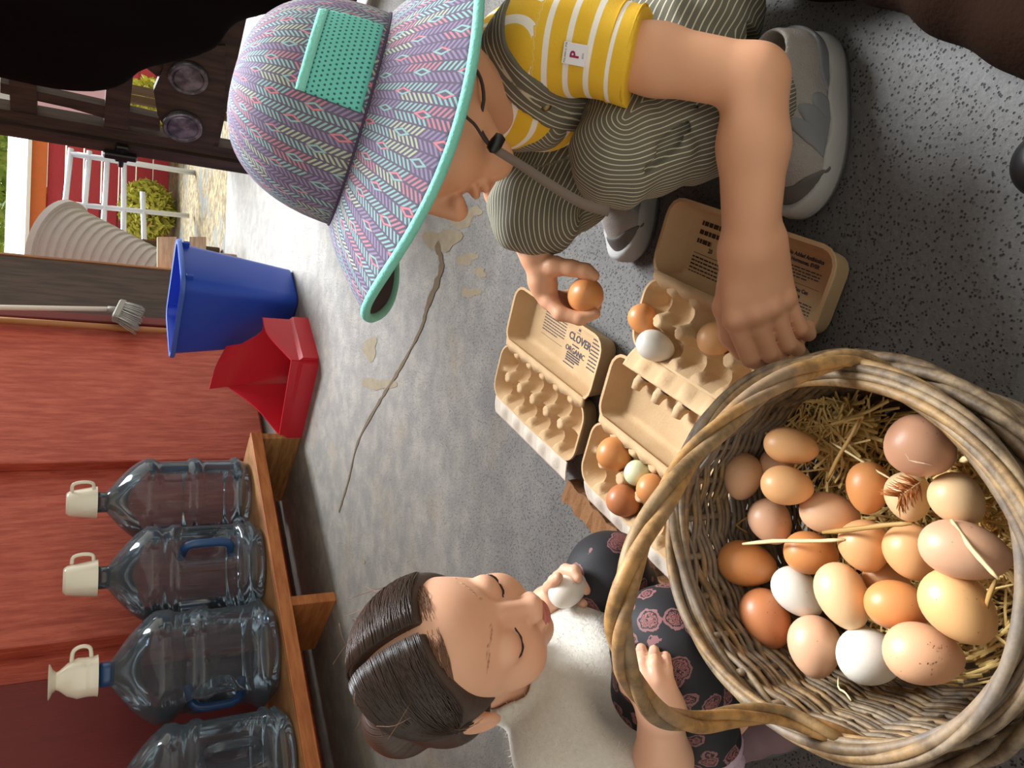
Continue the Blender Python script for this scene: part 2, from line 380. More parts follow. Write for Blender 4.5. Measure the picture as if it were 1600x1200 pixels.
hg = leafhit(190, 232); m.box(hg+LN*.02, LD, LN, EZ, .035, .012, .02, .004); m.box(hg+LN*.035+EZ*.004, LD, LN, EZ, .012, .012, .05, .004); m.tube([hg+LN*.03-LD*.05, hg+LN*.03+LD*.03], .009, 8)
obj('hinge_latch', m, M_BLACKIRON, leaf, sharp=40)
# yard side wall beyond the door leaf
t = NT('tin'); v = t.coord('Object'); n_ = t.noise(v, 30, 5, .6); c = t.mix(t.ramp(n_, .35, .7), hx('#6d6b73'), hx('#a9a8b0'))
M_TIN = t.done(c, t.math('ADD', .25, t.math('MULTIPLY', n_, .3)), Metallic=.85)
for (x, y, px, lab) in ((294, 117, 29, 'round tin lid with a small dark mark, upper of two on the dark door'), (285, 193, 29, 'round shiny tin lid on the dark door, nearer the door latch')):
    c0 = leafhit(x, y)+LN*.012; d_ = float((c0-CP)@FW); R_ = px/FPX*d_
    prof = [(0, .012), (R_*.72, .012), (R_*.76, .009), (R_*.80, .013), (R_*.93, .014), (R_, .010), (R_, -.004), (0, -.004)]
    tag(obj('tin_lid', M().lathe(prof, c0, LN, 40), M_TIN, org=c0, sharp=50), lab, 'tin lid', 'tin lids on the door')

# ================================================================== yard seen through the doorway
t = NT('yard_ground'); v = t.coord('Object'); n1 = t.noise(v, 3, 6, .65); n2 = t.noise(v, 22, 5, .7)
c = t.mix(t.ramp(n2, .35, .65), hx('#5f5038'), hx('#9d8f6c')); c = t.mix(t.ramp(n1, .5, .62), c, hx('#6e7374'))
M_YARD = t.done(c, .95)
m = M(); m.box((1.5, 14, -.08), (1, 0, 0), (0, 1, 0), (0, 0, 1), 16, 9.4, .05); struct('yard_ground', m, M_YARD, smooth=False)
m = M(); m.box((0, -7.5, -.08), (1, 0, 0), (0, 1, 0), (0, 0, 1), 16, 5.6, .05); struct('yard_ground', m, M_YARD, smooth=False)  # unseen ground behind the camera, added to bounce warm light
def yhit(x, y, Y):
    r = ray(x, y); return CP+r*(Y/r[1])
M_COOP = plain('coop_red_boards', hx('#b83440'), .6, .2, 10, .2, 30, (1, 1, 8)); M_FASC = plain('orange_fascia', hx('#d9743a'), .6, .1); M_ROOF = plain('white_metal_roof', hx('#f0efec'), .4, .04)
Yc = 8.0; p0, p1 = yhit(75, 385, Yc), yhit(215, 180, Yc)
coop = thing('red_coop', 'red boarded coop with orange fascia beyond the doorway', 'coop', A3(1.6, Yc, -.03))
zt = yhit(72, 300, Yc)[2]; xl, xr = .35, yhit(150, 232, Yc)[0]+.9
nb = 7
for i in range(nb):
    za, zb = -.03+(zt+.03)*i/nb, -.03+(zt+.03)*(i+1)/nb
    obj('board', M().box(((xl+xr)/2, Yc, (za+zb)/2), (1, 0, 0), (0, 1, 0), (0, 0, 1), (xr-xl)/2, .03, (zb-za)/2-.006, .005), M_COOP, coop, smooth=False)
obj('fascia', M().box(((xl+xr)/2, Yc-.08, zt+.055), (1, 0, 0), (0, 1, 0), (0, 0, 1), (xr-xl)/2+.1, .03, .06, .004), M_FASC, coop, smooth=False)
m = M(); m.box(((xl+xr)/2, Yc+.5, zt+.24), (1, 0, 0), nrm((0, 1, .16)), nrm((0, -.16, 1)), (xr-xl)/2+.15, .75, .015); obj('roof', m, M_ROOF, coop, smooth=False)
for sgn in (xl, xr): obj('side_wall', M().box((sgn, Yc+.5, zt/2), (1, 0, 0), (0, 1, 0), (0, 0, 1), .03, .5, zt/2), M_COOP, coop, smooth=False)
# pipe gate
M_PIPE = plain('galvanised_pipe', hx('#d5dbe6'), .35, .06, Metallic=.3)
Yg = 6.2; gate = thing('pipe_gate', 'pale metal pipe gate in front of the red coop', 'gate', A3(1.2, Yg, -.03))
for (xa, ya, xb, yb) in ((111, 232, 96, 372), (140, 236, 128, 372), (168, 242, 160, 380), (194, 248, 193, 385), (223, 300, 226, 392)):
    a, b = yhit(xa, ya, Yg), yhit(xb, yb, Yg); d = nrm(b-a); obj('rail', M().tube([a, b+d*.45], .018, 8), M_PIPE, gate)
a, b = yhit(103, 318, Yg), yhit(222, 328, Yg); obj('upright', M().tube([a, drop(b, .0)], .018, 8), M_PIPE, gate)
a = yhit(110, 240, Yg); obj('upright', M().tube([a, drop(a, -.03)], .02, 8), M_PIPE, gate)
# trees and grass
t = NT('leaf_green'); v = t.coord('Object'); n_ = t.noise(v, 5, 4); M_LEAF = t.done(t.mix(t.ramp(n_, .3, .7), hx('#6f9438'), hx('#c3d06a')), .6)
M_BARK = plain('bark', hx('#5b4632'), .9, .3, 20, .4, 40, (4, 4, 1)); M_GRASS = plain('dry_grass', hx('#c2bf52'), .8, .3, 6)
def leaves(name, c, r, n, size, parent, mt, seed):
    g = np.random.default_rng(seed); P = g.normal(size=(n, 3)); P /= np.linalg.norm(P, axis=1)[:, None]; P = c+P*r*(.55+.45*g.random((n, 1))**.4)
    a = g.normal(size=(n, 3)); a /= np.linalg.norm(a, axis=1)[:, None]; b = np.cross(a, g.normal(size=(n, 3))); b /= np.linalg.norm(b, axis=1)[:, None]
    s = size*(.7+.6*g.random((n, 1))); cc = np.cross(a, b)*s*.25
    V = np.stack([P-a*s, P-b*s*.5+cc, P+a*s, P+b*s*.5+cc], 1).reshape(-1, 3); q = np.arange(n)*4
    F_ = np.concatenate([np.stack([q, q+1, q+2], 1), np.stack([q, q+2, q+3], 1)])
    o = obj(name, (V, F_), mt, parent, smooth=False); o['kind'] = 'stuff'; return o
for (tx, ty, tz, r, lab, sd) in ((2.2, 12.5, 2.6, 1.9, 'leafy sunlit tree behind the coop roof', 11), (6.4, 11.5, 1.9, 1.7, 'leafy tree to the right of the coop', 12)):
    tr = thing('tree', lab, 'tree', A3(tx, ty, -.03), 'trees in the yard')
    obj('trunk', M().tube(bez([(tx, ty, -.03), (tx+.1, ty, tz*.5), (tx, ty+.1, tz)], 8), [.16, .15, .14, .13, .12, .1, .09, .07], 10), M_BARK, tr)
    leaves('foliage', A3(tx, ty, tz), A3(r, r, r*.8), 5200, .10, tr, M_LEAF, sd)
for i, (gx, gy, r, lab) in enumerate(((2.1, 7.0, .30, 'yellow-green bush beside the pipe gate'), (2.85, 6.6, .38, 'yellow-green bush at the far right of the yard'), (1.4, 7.4, .26, 'low yellow bush in front of the red coop'))):
    b_ = thing('bush', lab, 'bush', A3(gx, gy, -.03), 'yard bushes'); obj('stem', M().tube([(gx, gy, -.03), (gx, gy, .2)], .02, 6), M_BARK, b_)
    leaves('foliage', A3(gx, gy, r*.75), A3(r, r, r*.85), 1500, .035, b_, M_GRASS, 40+i)
M_PINK = plain('faded_pink_paint', hx('#d9aeb4'), .7, .08, 6, .2, 60)
for (xa, xb, ya, yb, Y_, mt, nm, lab) in ((45, 182, 95, 188, 4.6, M_PINK, 'pink_panel', 'faded pink sheet panel standing behind the dark door'), (-40, 26, 95, 180, 4.7, plain('pale_grey_mesh', hx('#c6c9c4'), .7, .1, 30), 'grey_panel', 'pale grey panel standing behind the dark door, next to the pink one')):
    P0, P1 = yhit(xa, yb, Y_), yhit(xa, ya, Y_); x0_, x1_ = min(P0[0], P1[0]), max(P0[0], P1[0])
    zb_, zt2 = yhit(xb, (ya+yb)/2, Y_)[2], yhit(xa, (ya+yb)/2, Y_)[2]
    g = thing(nm, lab, 'panel', A3((x0_+x1_)/2, Y_, -.03)); obj('sheet', M().box(((x0_+x1_)/2, Y_, (zb_+zt2)/2), (1, 0, 0), (0, 1, 0), (0, 0, 1), (x1_-x0_)/2, .012, (zt2-zb_)/2, .003), mt, g, smooth=False)
    for xx in (x0_+.03, x1_-.03): obj('post', M().box((xx, Y_+.03, (zt2-.03)/2), (1, 0, 0), (0, 1, 0), (0, 0, 1), .02, .02, (zt2+.03)/2, .003), M_BARK, g, smooth=False)
# ribbed tub lying outside the doorway, and pallet
M_TUB = plain('pale_plastic', hx('#b0aaa6'), .5, .06); 
a = at(95, 385, 4.3); b = at(235, 432, 4.3); ax = nrm(b-a); Lr = np.linalg.norm(b-a)*1.25
prof = []; n_ = 15
for i in range(n_):
    z = Lr*i/n_; k = .24-.10*i/n_; prof += [(k, z), (k, z+Lr/n_*.55), (k-.012, z+Lr/n_*.62), (k-.012, z+Lr/n_*.95)]
tub = thing('ribbed_tub', 'pale ribbed plastic tub lying on its side outside the doorway', 'tub', drop(a, -.03)-EZ*0)
obj('body', M().lathe([(.0, .0)]+prof+[(0, Lr)], a, ax, 40), M_TUB, tub, sharp=40)
obj('rim', M().lathe([(.235, -.02), (.262, -.02), (.262, .015), (.235, .015)], a, ax, 40, cap0=False), M_TUB, tub, sharp=40)
obj('lid', M().lathe([(0, -.03), (.17, -.03), (.18, -.018), (.235, -.014)], a, ax, 40), plain('pale_blue_lid', hx('#9aa2bd'), .4, .05), tub, sharp=40)
for i in range(2): obj('foot', M().box(drop(a+ax*(Lr*(.25+.5*i)), (a[2]-.26)/2-.015+.02), (1, 0, 0), (0, 1, 0), (0, 0, 1), .12, .05, max(.02, (a[2]-.22)/2), .005), M_BARK, tub, smooth=False)
pl = thing('pallet', 'weathered wooden pallet boards beyond the blue bin', 'pallet', drop(at(300, 400, 3.9), -.03)); M_PAL = wood('pallet_wood', hx('#a98d72'), hx('#cdb296'), (2, 12, 12), .8)
for (xa, xb, ya, yb) in ((246, 276, 370, 425), (296, 322, 370, 420)):
    P = [at(xa, ya, 3.9), at(xb, ya, 3.9), at(xb, yb+40, 3.9), at(xa, yb+40, 3.9)]; obj('slat', M().loft([[p+A3(0, .03, 0) for p in P], P]), M_PAL, pl, smooth=False)
P = [at(322, 395, 3.92), at(390, 405, 3.92), at(395, 460, 3.92), at(322, 450, 3.92)]; obj('slat', M().loft([[p+A3(0, .03, 0) for p in P], P]), M_PAL, pl, smooth=False)
c0 = at(300, 440, 3.97); zb = c0[2]; obj('bearer', M().box(drop(c0, zb/2-.015), (1, 0, 0), (0, 1, 0), (0, 0, 1), .16, .03, zb/2+.015, .004), M_PAL, pl, smooth=False)
# ================================================================== bench with water jugs
SZ = .18
bench = thing('wall_bench', 'low wooden bench shelf along the red wall under the water jugs', 'bench', wp(sw(A3(-.7, 2.33, 0)), WC-.2, 0))
s_r = sw(wallhit(392, 674, WC)); s_l = s_r-2.3
obj('shelf_board', M().box(wp((s_l+s_r)/2, WC-.19, SZ-.018), DW, NW, EZ, (s_r-s_l)/2, .17, .018, .003), M_PINE, bench, smooth=False)
obj('front_rail', M().box(wp((s_l+s_r)/2, WC-.012, SZ-.02), DW, NW, EZ, (s_r-s_l)/2, .008, .02, .002), M_PINEF, bench, smooth=False)
obj('end_board', M().box(wp(s_r-.012, WC-.20, (SZ-.036)/2), DW, NW, EZ, .012, .19, (SZ-.036)/2, .002), M_PINE, bench, smooth=False)
for xx, yy in ((480, 932), (530, 1320)):
    s = sw(wallhit(xx, yy, WC)); obj('bracket', M().box(wp(s, WC-.17, (SZ-.036)/2), DW, NW, EZ, .016, .155, (SZ-.036)/2, .002), M_PINEF, bench, smooth=False)

t = NT('jug_plastic'); tr = t.n('BsdfTransparent'); gl = t.n('BsdfGlossy'); df = t.n('BsdfDiffuse'); v = t.coord('Object')
tr.inputs[0].default_value = rgb(hx('#cfd5d9')); gl.inputs['Roughness'].default_value = .08; gl.inputs[0].default_value = (.9, .95, 1, 1); df.inputs[0].default_value = rgb(hx('#7f8f9c'))
lw = t.n('LayerWeight'); lw.inputs[0].default_value = .35; m1 = t.n('MixShader'); m2 = t.n('MixShader')
t.put(m1.inputs[0], t.math('ADD', .09, t.math('MULTIPLY', lw.outputs['Facing'], .36))); t.l(tr.outputs[0], m1.inputs[1]); t.l(df.outputs[0], m1.inputs[2])
fr = t.n('Fresnel'); fr.inputs[0].default_value = 1.45; t.put(m2.inputs[0], fr.outputs[0]); t.l(m1.outputs[0], m2.inputs[1]); t.l(gl.outputs[0], m2.inputs[2]); t.l(m2.outputs[0], t.out.inputs[0]); M_JUG = t.mat
M_JUGB = plain('jug_blue_cap', hx('#274a78'), .3, .1); M_MUG = plain('cream_china', hx('#e9e2cf'), .18, .03, Coat_Weight=.5)
def jug(base, R, Hn, label, ribs, grip, tilt=0.0, cupdata=None):
    j = thing('water_jug', label, 'water jug', base, 'water jugs on the bench')
    prof = [(R*.55, .012), (R*.72, 0), (R*.86, .006), (R*.97, .03)]
    body_top = Hn-.085
    zs = np.linspace(.03, body_top-.06, 70)
    for z in zs[1:]:
        q = z/(body_top-.06); r = R*.94
        for (c, w, a) in ribs: r += 1.5*a*R*math.exp(-((q-c)/w)**4)
        prof.append((r, z))
    for i in range(1, 10):
        a = i/9; prof.append((R*(.965-.08*a-.64*a**1.25), body_top-.06+.105*a**.85))
    zt_ = prof[-1][1]; rn = .026
    prof += [(rn+.004, zt_+.012), (rn, zt_+.02), (rn, Hn), (rn-.004, Hn+.002)]
    fdir = nrm(-NW*0+NW); 
    def fn(r, z, th):
        if grip:
            d = (th-grip[0]+PI) % (2*PI)-PI; q = z/body_top
            w = math.exp(-(d/.42)**4)*math.exp(-((q-.43)/.20)**4); r -= w*R*.62
        return (r, z)
    obj('body', M().lathe(prof, base, EZ, 72, e1=NW, fn=fn), M_JUG, j)
    if grip:
        e2 = np.cross(EZ, NW); dr = NW*math.cos(grip[0])+e2*math.sin(grip[0]); z0, z1 = body_top*.24, body_top*.62
        pts = bez([base+dr*R*.42+EZ*z0, base+dr*R*.80+EZ*(z0+.015), base+dr*R*.86+EZ*((z0+z1)/2), base+dr*R*.80+EZ*(z1-.015), base+dr*R*.42+EZ*z1], 16)
        obj('grip', M().tube(pts, .013, 10), M_JUGB if grip[1] else M_JUG, j)
    obj('collar', M().lathe([(rn+.006, Hn-.045), (rn+.008, Hn-.04), (rn+.008, Hn-.012), (rn+.003, Hn-.008)], base, EZ, 28), M_JUGB if R > .15 else M_JUG, j)
    return Hn
def mug(base, hh, rt, rb, hdl, label, kind, prof=None):
    mg = thing('mug', label, 'mug', base, 'cream mugs upturned on the jugs')
    if prof is None:
        prof = [(rt-.004, 0), (rt, .0005), (rt, .004), (rb+.003, hh-.010), (rb-.004, hh-.001), (rb-.010, hh), (rb-.014, hh-.003), (0.001, hh-.003)]
        ins = [(rt-.004, 0), (rb-.001, hh-.012), (.001, hh-.012)]
    else: ins = [(rt-.003, 0), (rt-.004, hh*.4), (.012, hh*.55), (.001, hh*.56)]
    obj('cup', M().lathe(prof, base, EZ, 40), M_MUG, mg, sharp=60); obj('inside', M().lathe(ins, base, EZ, 40), M_MUG, mg)
    a = hdl[0]; e2 = np.cross(EZ, NW); dr = NW*math.cos(a)+e2*math.sin(a); z0, z1, out, ri = hdl[1:]
    pts = bez([base+dr*ri+EZ*z0, base+dr*(ri+out*.8)+EZ*(z0+.004), base+dr*(ri+out)+EZ*((z0+z1)/2), base+dr*(ri+out*.7)+EZ*(z1-.004), base+dr*(ri-.006)+EZ*z1], 16)
    obj('handle', M().tube(pts, .0055, 10), M_MUG, mg)
RIB1 = ((.10, .06, .045), (.52, .055, .05), (.94, .07, .05)); RIB2 = ((.06, .06, .045), (.20, .035, .04), (.76, .05, .04), (.96, .07, .04)); RIB3 = ((.10, .08, .05), (.63, .07, .045), (.93, .09, .05))
def jug_at(x, y, dback):
    p = wallhit(x, y, WC-dback); q = on(x, y, SZ); return A3(q[0], q[1], SZ+.0005)
JB = [wp(sw(on(392, 752, SZ))+.01, WC-.20, SZ+.0005), wp(sw(on(404, 883, SZ)), WC-.165, SZ+.0005), wp(sw(on(420, 1030, SZ)), WC-.165, SZ+.0005), wp(sw(on(440, 1190, SZ))-.02, WC-.165, SZ+.0005)]
def rise(b, x): return hgt(b, x)-SZ
e2w = np.cross(EZ, NW)
jl = ['bluish clear water jug under a mug, farthest along the bench', 'clear water jug with a moulded grip, second from the far end', 'blue-tinted water jug with a side grip, under the footed mug', 'clear water jug without a visible mug, cut by the photo edge']
H = [rise(JB[0], 146), rise(JB[1], 146), rise(JB[2], 150), rise(JB[3], 160)]
jug(JB[0], .140, H[0], jl[0], RIB1, None); jug(JB[1], .147, H[1], jl[1], RIB2, (.12, True)); jug(JB[2], .155, H[2], jl[2], RIB3, (-1.75, True)); jug(JB[3], .145, H[3], jl[3], RIB2, (.15, False))
mug(JB[0]+EZ*(H[0]-.012), rise(JB[0], 103)-H[0]+.012, .053, .038, (.45, .012, .075, .026, .050), 'small cream mug upturned on the farthest jug, handle towards the doorway', 0)
mug(JB[1]+EZ*(H[1]-.012), rise(JB[1], 98)-H[1]+.012, .055, .040, (.95, .012, .07, .022, .052), 'small cream mug upturned on the second jug from the far end', 0)
hh = rise(JB[2], 75)-H[2]+.006; r0 = .056
prof = [(r0-.003, 0), (r0, .001), (r0-.002, .008), (r0-.004, hh*.22), (r0-.002, hh*.42), (r0*.78, hh*.62), (r0*.48, hh*.78), (r0*.42, hh*.84), (r0*.56, hh*.91), (r0*.82, hh*.965), (r0*.84, hh*.99), (r0*.7, hh), (.001, hh-.008)]
mug(JB[2]+EZ*(H[2]-.006), hh, r0, .03, (.80, .018, hh*.55, .036, .050), 'footed cream mug with a flared foot upturned on the blue-tinted jug', 1, prof)

# ================================================================== broom, stick, blue bin, red bin
M_STICKW = plain('white_pole', hx('#ddd3c2'), .45, .06); M_STICK = plain('tan_pole', hx('#a9713f'), .55, .15, 12); M_BRIS = plain('grey_bristles', hx('#a8a49c'), .8, .2, 50); M_BRH = plain('grey_broom_head', hx('#8d8981'), .5, .1)
cB = WALL_C+.085
a = wallhit(-160, 478, cB); b = wallhit(168, 483, cB)
br = thing('broom', 'upturned-handle broom with white pole and grey bristles on the dark plank', 'broom', b)
br['label'] = 'broom with white pole and grey bristle head hanging by the dark plank'
obj('pole', M().tube([a, b], .011, 12), M_STICKW, br)
h0 = wallhit(172, 481, cB); h1 = wallhit(200, 466, cB); m = M()
pc = wallhit(187, 486, cB); ed = nrm(wallhit(196, 461, cB)-wallhit(178, 497, cB)); ed2 = np.cross(ed, NW)
obj('head', M().box(pc, ed, NW, ed2, .062, .022, .016, .006), M_BRH, br, sharp=40)
obj('socket', M().tube([b-EZ*.0, pc], [.014, .018], 10), M_BRH, br)
down = nrm(wallhit(228, 506, cB)-pc); m = M(); rr_ = random.Random(3)
for i in range(150):
    u, w = rr_.uniform(-1, 1), rr_.uniform(-1, 1); p = pc+ed*u*.058+NW*w*.019; q = p+down*(.085+.02*rr_.random())+ed*u*.016+NW*w*.012
    m.tube([p, (p+q)/2+ed*rr_.uniform(-.002, .002), q], [.0024, .0022, .0014], 4)
o = obj('bristles', m, M_BRIS, br); o['kind'] = 'stuff'
cS = WALL_C+.032; a = wallhit(-150, 490, cS); b = wallhit(330, 522, cS)
pole = thing('wooden_pole', 'bare tan wooden pole leaning behind the broom', 'pole', b); m = M(); m.tube([a, b], .014, 12); obj('shaft', m, M_STICK, pole)
obj('tip', M().tube([b, b+nrm(b-a)*.02], [.0145, .011], 12), M_STICKW, pole)

def rrect(c, ex, ey, w, d, r, z, n=5):
    pts = []
    for (sx_, sy_, a0) in ((1, 1, 0), (-1, 1, PI/2), (-1, -1, PI), (1, -1, 1.5*PI)):
        for i in range(n):
            a = a0+PI/2*i/(n-1); pts.append(np.array(c)+ex*(sx_*(w/2-r)+math.cos(a)*r)+ey*(sy_*(d/2-r)+math.sin(a)*r)+EZ*z)
    return pts
M_BLUE = plain('blue_plastic', hx('#2149b4'), .38, .08, 6); M_BLUEL = plain('blue_rim', hx('#3f63b8'), .4, .05)
fc = A3(.288, 2.92, 0); ex = nrm((.18, .17, 0)); ey = np.cross(EZ, ex); ey = ey if ey[1] > 0 else -ey
wb, db, wt_, dt_, Hb = .20, .26, .25, .37, .42
cb = fc+ex*wb/2+ey*db/2
bn = thing('blue_bin', 'tall blue plastic bin in front of the dark plank', 'bin', cb)
L = [rrect(cb, ex, ey, wb-.02, db-.02, .03, 0), rrect(cb, ex, ey, wb, db, .035, .012)]
for i in range(1, 6):
    k = i/5; L.append(rrect(cb, ex, ey, wb+(wt_-wb)*k, db+(dt_-db)*k, .035+.006*k, .012+(Hb-.012)*k))
L += [rrect(cb, ex, ey, wt_-.008, dt_-.008, .037, Hb), rrect(cb, ex, ey, wb-.01, db-.01, .03, .02)]
obj('body', M().loft(L), M_BLUE, bn, sharp=50)
L = [rrect(cb, ex, ey, wt_+.002, dt_+.002, .041, Hb-.016), rrect(cb, ex, ey, wt_+.026, dt_+.026, .05, Hb-.012), rrect(cb, ex, ey, wt_+.026, dt_+.026, .05, Hb), rrect(cb, ex, ey, wt_+.018, dt_+.018, .046, Hb+.004), rrect(cb, ex, ey, wt_-.008, dt_-.008, .037, Hb+.002)]
obj('rim', M().loft(L, False, False), M_BLUEL, bn, sharp=50)
for (sx_, sy_, ax_, dirn) in ((0.5, -.62, ex, -ey), (.5, .05, ex, -ey)):
    pass
for k in (-.36, .36):
    obj('rim_lug', M().box(cb-ey*(dt_/2+.002)+ex*(wt_*k)+EZ*(Hb-.026), ex, ey, EZ, .006, .012, .012, .002), M_BLUE, bn, smooth=False)
    obj('rim_lug', M().box(cb+ex*(wt_/2+.002)+ey*(dt_*k)+EZ*(Hb-.026), ey, ex, EZ, .006, .012, .012, .002), M_BLUE, bn, smooth=False)

M_REDP = plain('red_plastic', hx('#c22634'), .35, .07, 6)
pA, pB, pC = on(480, 502), on(497, 565), on(470, 680); pD = pA+(pC-pB)*.85+A3(0, .02, 0)
rb = thing('red_bin', 'red plastic open-fronted bin on the floor beside the blue bin', 'bin', (pA+pB+pC)/3)
def sheet(name, bot, top, th, parent, mt, n=14, nz=6, lean=None):
    B_ = bez(bot, n); T_ = bez(top, n); d = nrm(B_[-1]-B_[0]); nn = np.cross(d, EZ); m = M(); Lp = []
    for i in range(n):
        col = [B_[i]*(1-j/(nz-1))+T_[i]*(j/(nz-1)) for j in range(nz)]
        Lp.append([p+nn*th/2 for p in col]+[p-nn*th/2 for p in col[::-1]])
    return obj(name, m.loft(Lp), mt, parent, sharp=50)
def up_(p, x): return p+EZ*hgt(p, x)
sheet('front_wall', [pB, (pB+pC)/2, pC], [up_(pB, 455), up_((pB+pC)/2, 445), up_(pC, 436)], .006, rb, M_REDP)
sheet('side_wall', [pA, pA*.6+pB*.4, pB], [up_(pA, 410), up_(pA*.6+pB*.4, 418), up_(pB, 455)], .006, rb, M_REDP)
bd = nrm(pC-pB); band_out = nrm(pA-pB)
for (p, q, nm) in ((pB, pC, 'skirt_band'), (pA, pB, 'skirt_band')):
    d = nrm(q-p); nn = np.cross(d, EZ); nn = nn if nn@(p-pD) > 0 else -nn
    h0, h1 = .055, .055
    L = [[p+nn*.002, p+nn*.016, p+nn*.016+EZ*h0, p+nn*.002+EZ*(h0+.012)], [q+nn*.002, q+nn*.016, q+nn*.016+EZ*h1, q+nn*.002+EZ*(h1+.012)]]
    obj(nm, M().loft(L), M_REDP, rb, smooth=False)
obj('base', M().loft([[pA+EZ*.003, pB+EZ*.003, pC+EZ*.003, pD+EZ*.003], [pA+EZ*.01, pB+EZ*.01, pC+EZ*.01, pD+EZ*.01]]), M_REDP, rb, smooth=False)
kA, kD = pA*.6+pD*.4+A3(0, .02, 0), pD+A3(-.02, .06, 0)
sheet('back_wall', [kA, (kA+kD)/2, kD], [up_(kA, 378), up_((kA+kD)/2, 360), up_(kD, 350)], .006, rb, M_REDP)
lk = [up_(kA, 378), up_((kA+kD)/2, 360), up_(kD, 350)]
sheet('back_lip', lk, [p+A3(-.01, .05, .045) for p in lk], .006, rb, M_REDP, nz=3)
sheet('far_side', [pD, (pD+pC)/2, pC], [up_(kD, 356), up_((pD+pC)/2, 400), up_(pC, 436)], .006, rb, M_REDP)
sheet('side_wing', [kA, (kA+pA)/2, pA], [up_(kA, 378), up_((kA+pA)/2, 408), up_(pA, 410)], .006, rb, M_REDP)
# ================================================================== egg cartons
t = NT('moulded_pulp'); v = t.coord('Object'); n1 = t.noise(v, 260, 4, .7); n2 = t.noise(v, 18, 4)
t.bump(n1, .45, .002); M_PULP = t.done(t.mix(n2, mul(hx('#b8946a'), 1.0), hx('#d3b48a')), .85)
t = NT('lit_pulp'); v = t.coord('Object'); n1 = t.noise(v, 260, 4, .7); t.bump(n1, .4, .002); M_PULPLIT = t.done(t.mix(t.noise(v, 25, 4), hx('#c8b8a4'), hx('#ddd2c4')), .8)  # highlights on the lock flaps put into a paler pulp colour
t = NT('brown_card'); v = t.coord('Object'); n1 = t.noise(v, 200, 4, .7); t.bump(n1, .6, .003); M_CARD = t.done(t.mix(n1, hx('#6d4526'), hx('#94683f')), .9)
M_INK = plain('grey_ink', hx('#3f3e4a'), .8, .1); M_INKB = plain('brown_ink', hx('#3a2416'), .8, .1)
HD = nrm((-.385, -.923, 0)); HN = nrm((.923, -.385, 0))          # along the hinges (towards the camera) / towards the lids
def textmesh(body, size, org, e1, e2, z=.0, align='LEFT', bold=.0):
    cu = bpy.data.curves.new('t', 'FONT'); cu.body = body; cu.size = size; cu.align_x = align; cu.offset = bold; cu.resolution_u = 2
    o = bpy.data.objects.new('t', cu); COL.objects.link(o); dg = bpy.context.evaluated_depsgraph_get(); me = bpy.data.meshes.new_from_object(o.evaluated_get(dg))
    V = [org+e1*w.co.x+e2*w.co.y+np.cross(e1, e2)*z for w in me.vertices]; F_ = [tuple(p.vertices) for p in me.polygons]
    bpy.data.objects.remove(o); bpy.data.curves.remove(cu); bpy.data.meshes.remove(me); return V, F_
def frr(c, e1, e2, l, w, r, z, n=5):
    return rrect(np.array(c), e1, e2, l, w, r, z, n)
LC, WTR, WLD, DLD = .292, .102, .108, .040
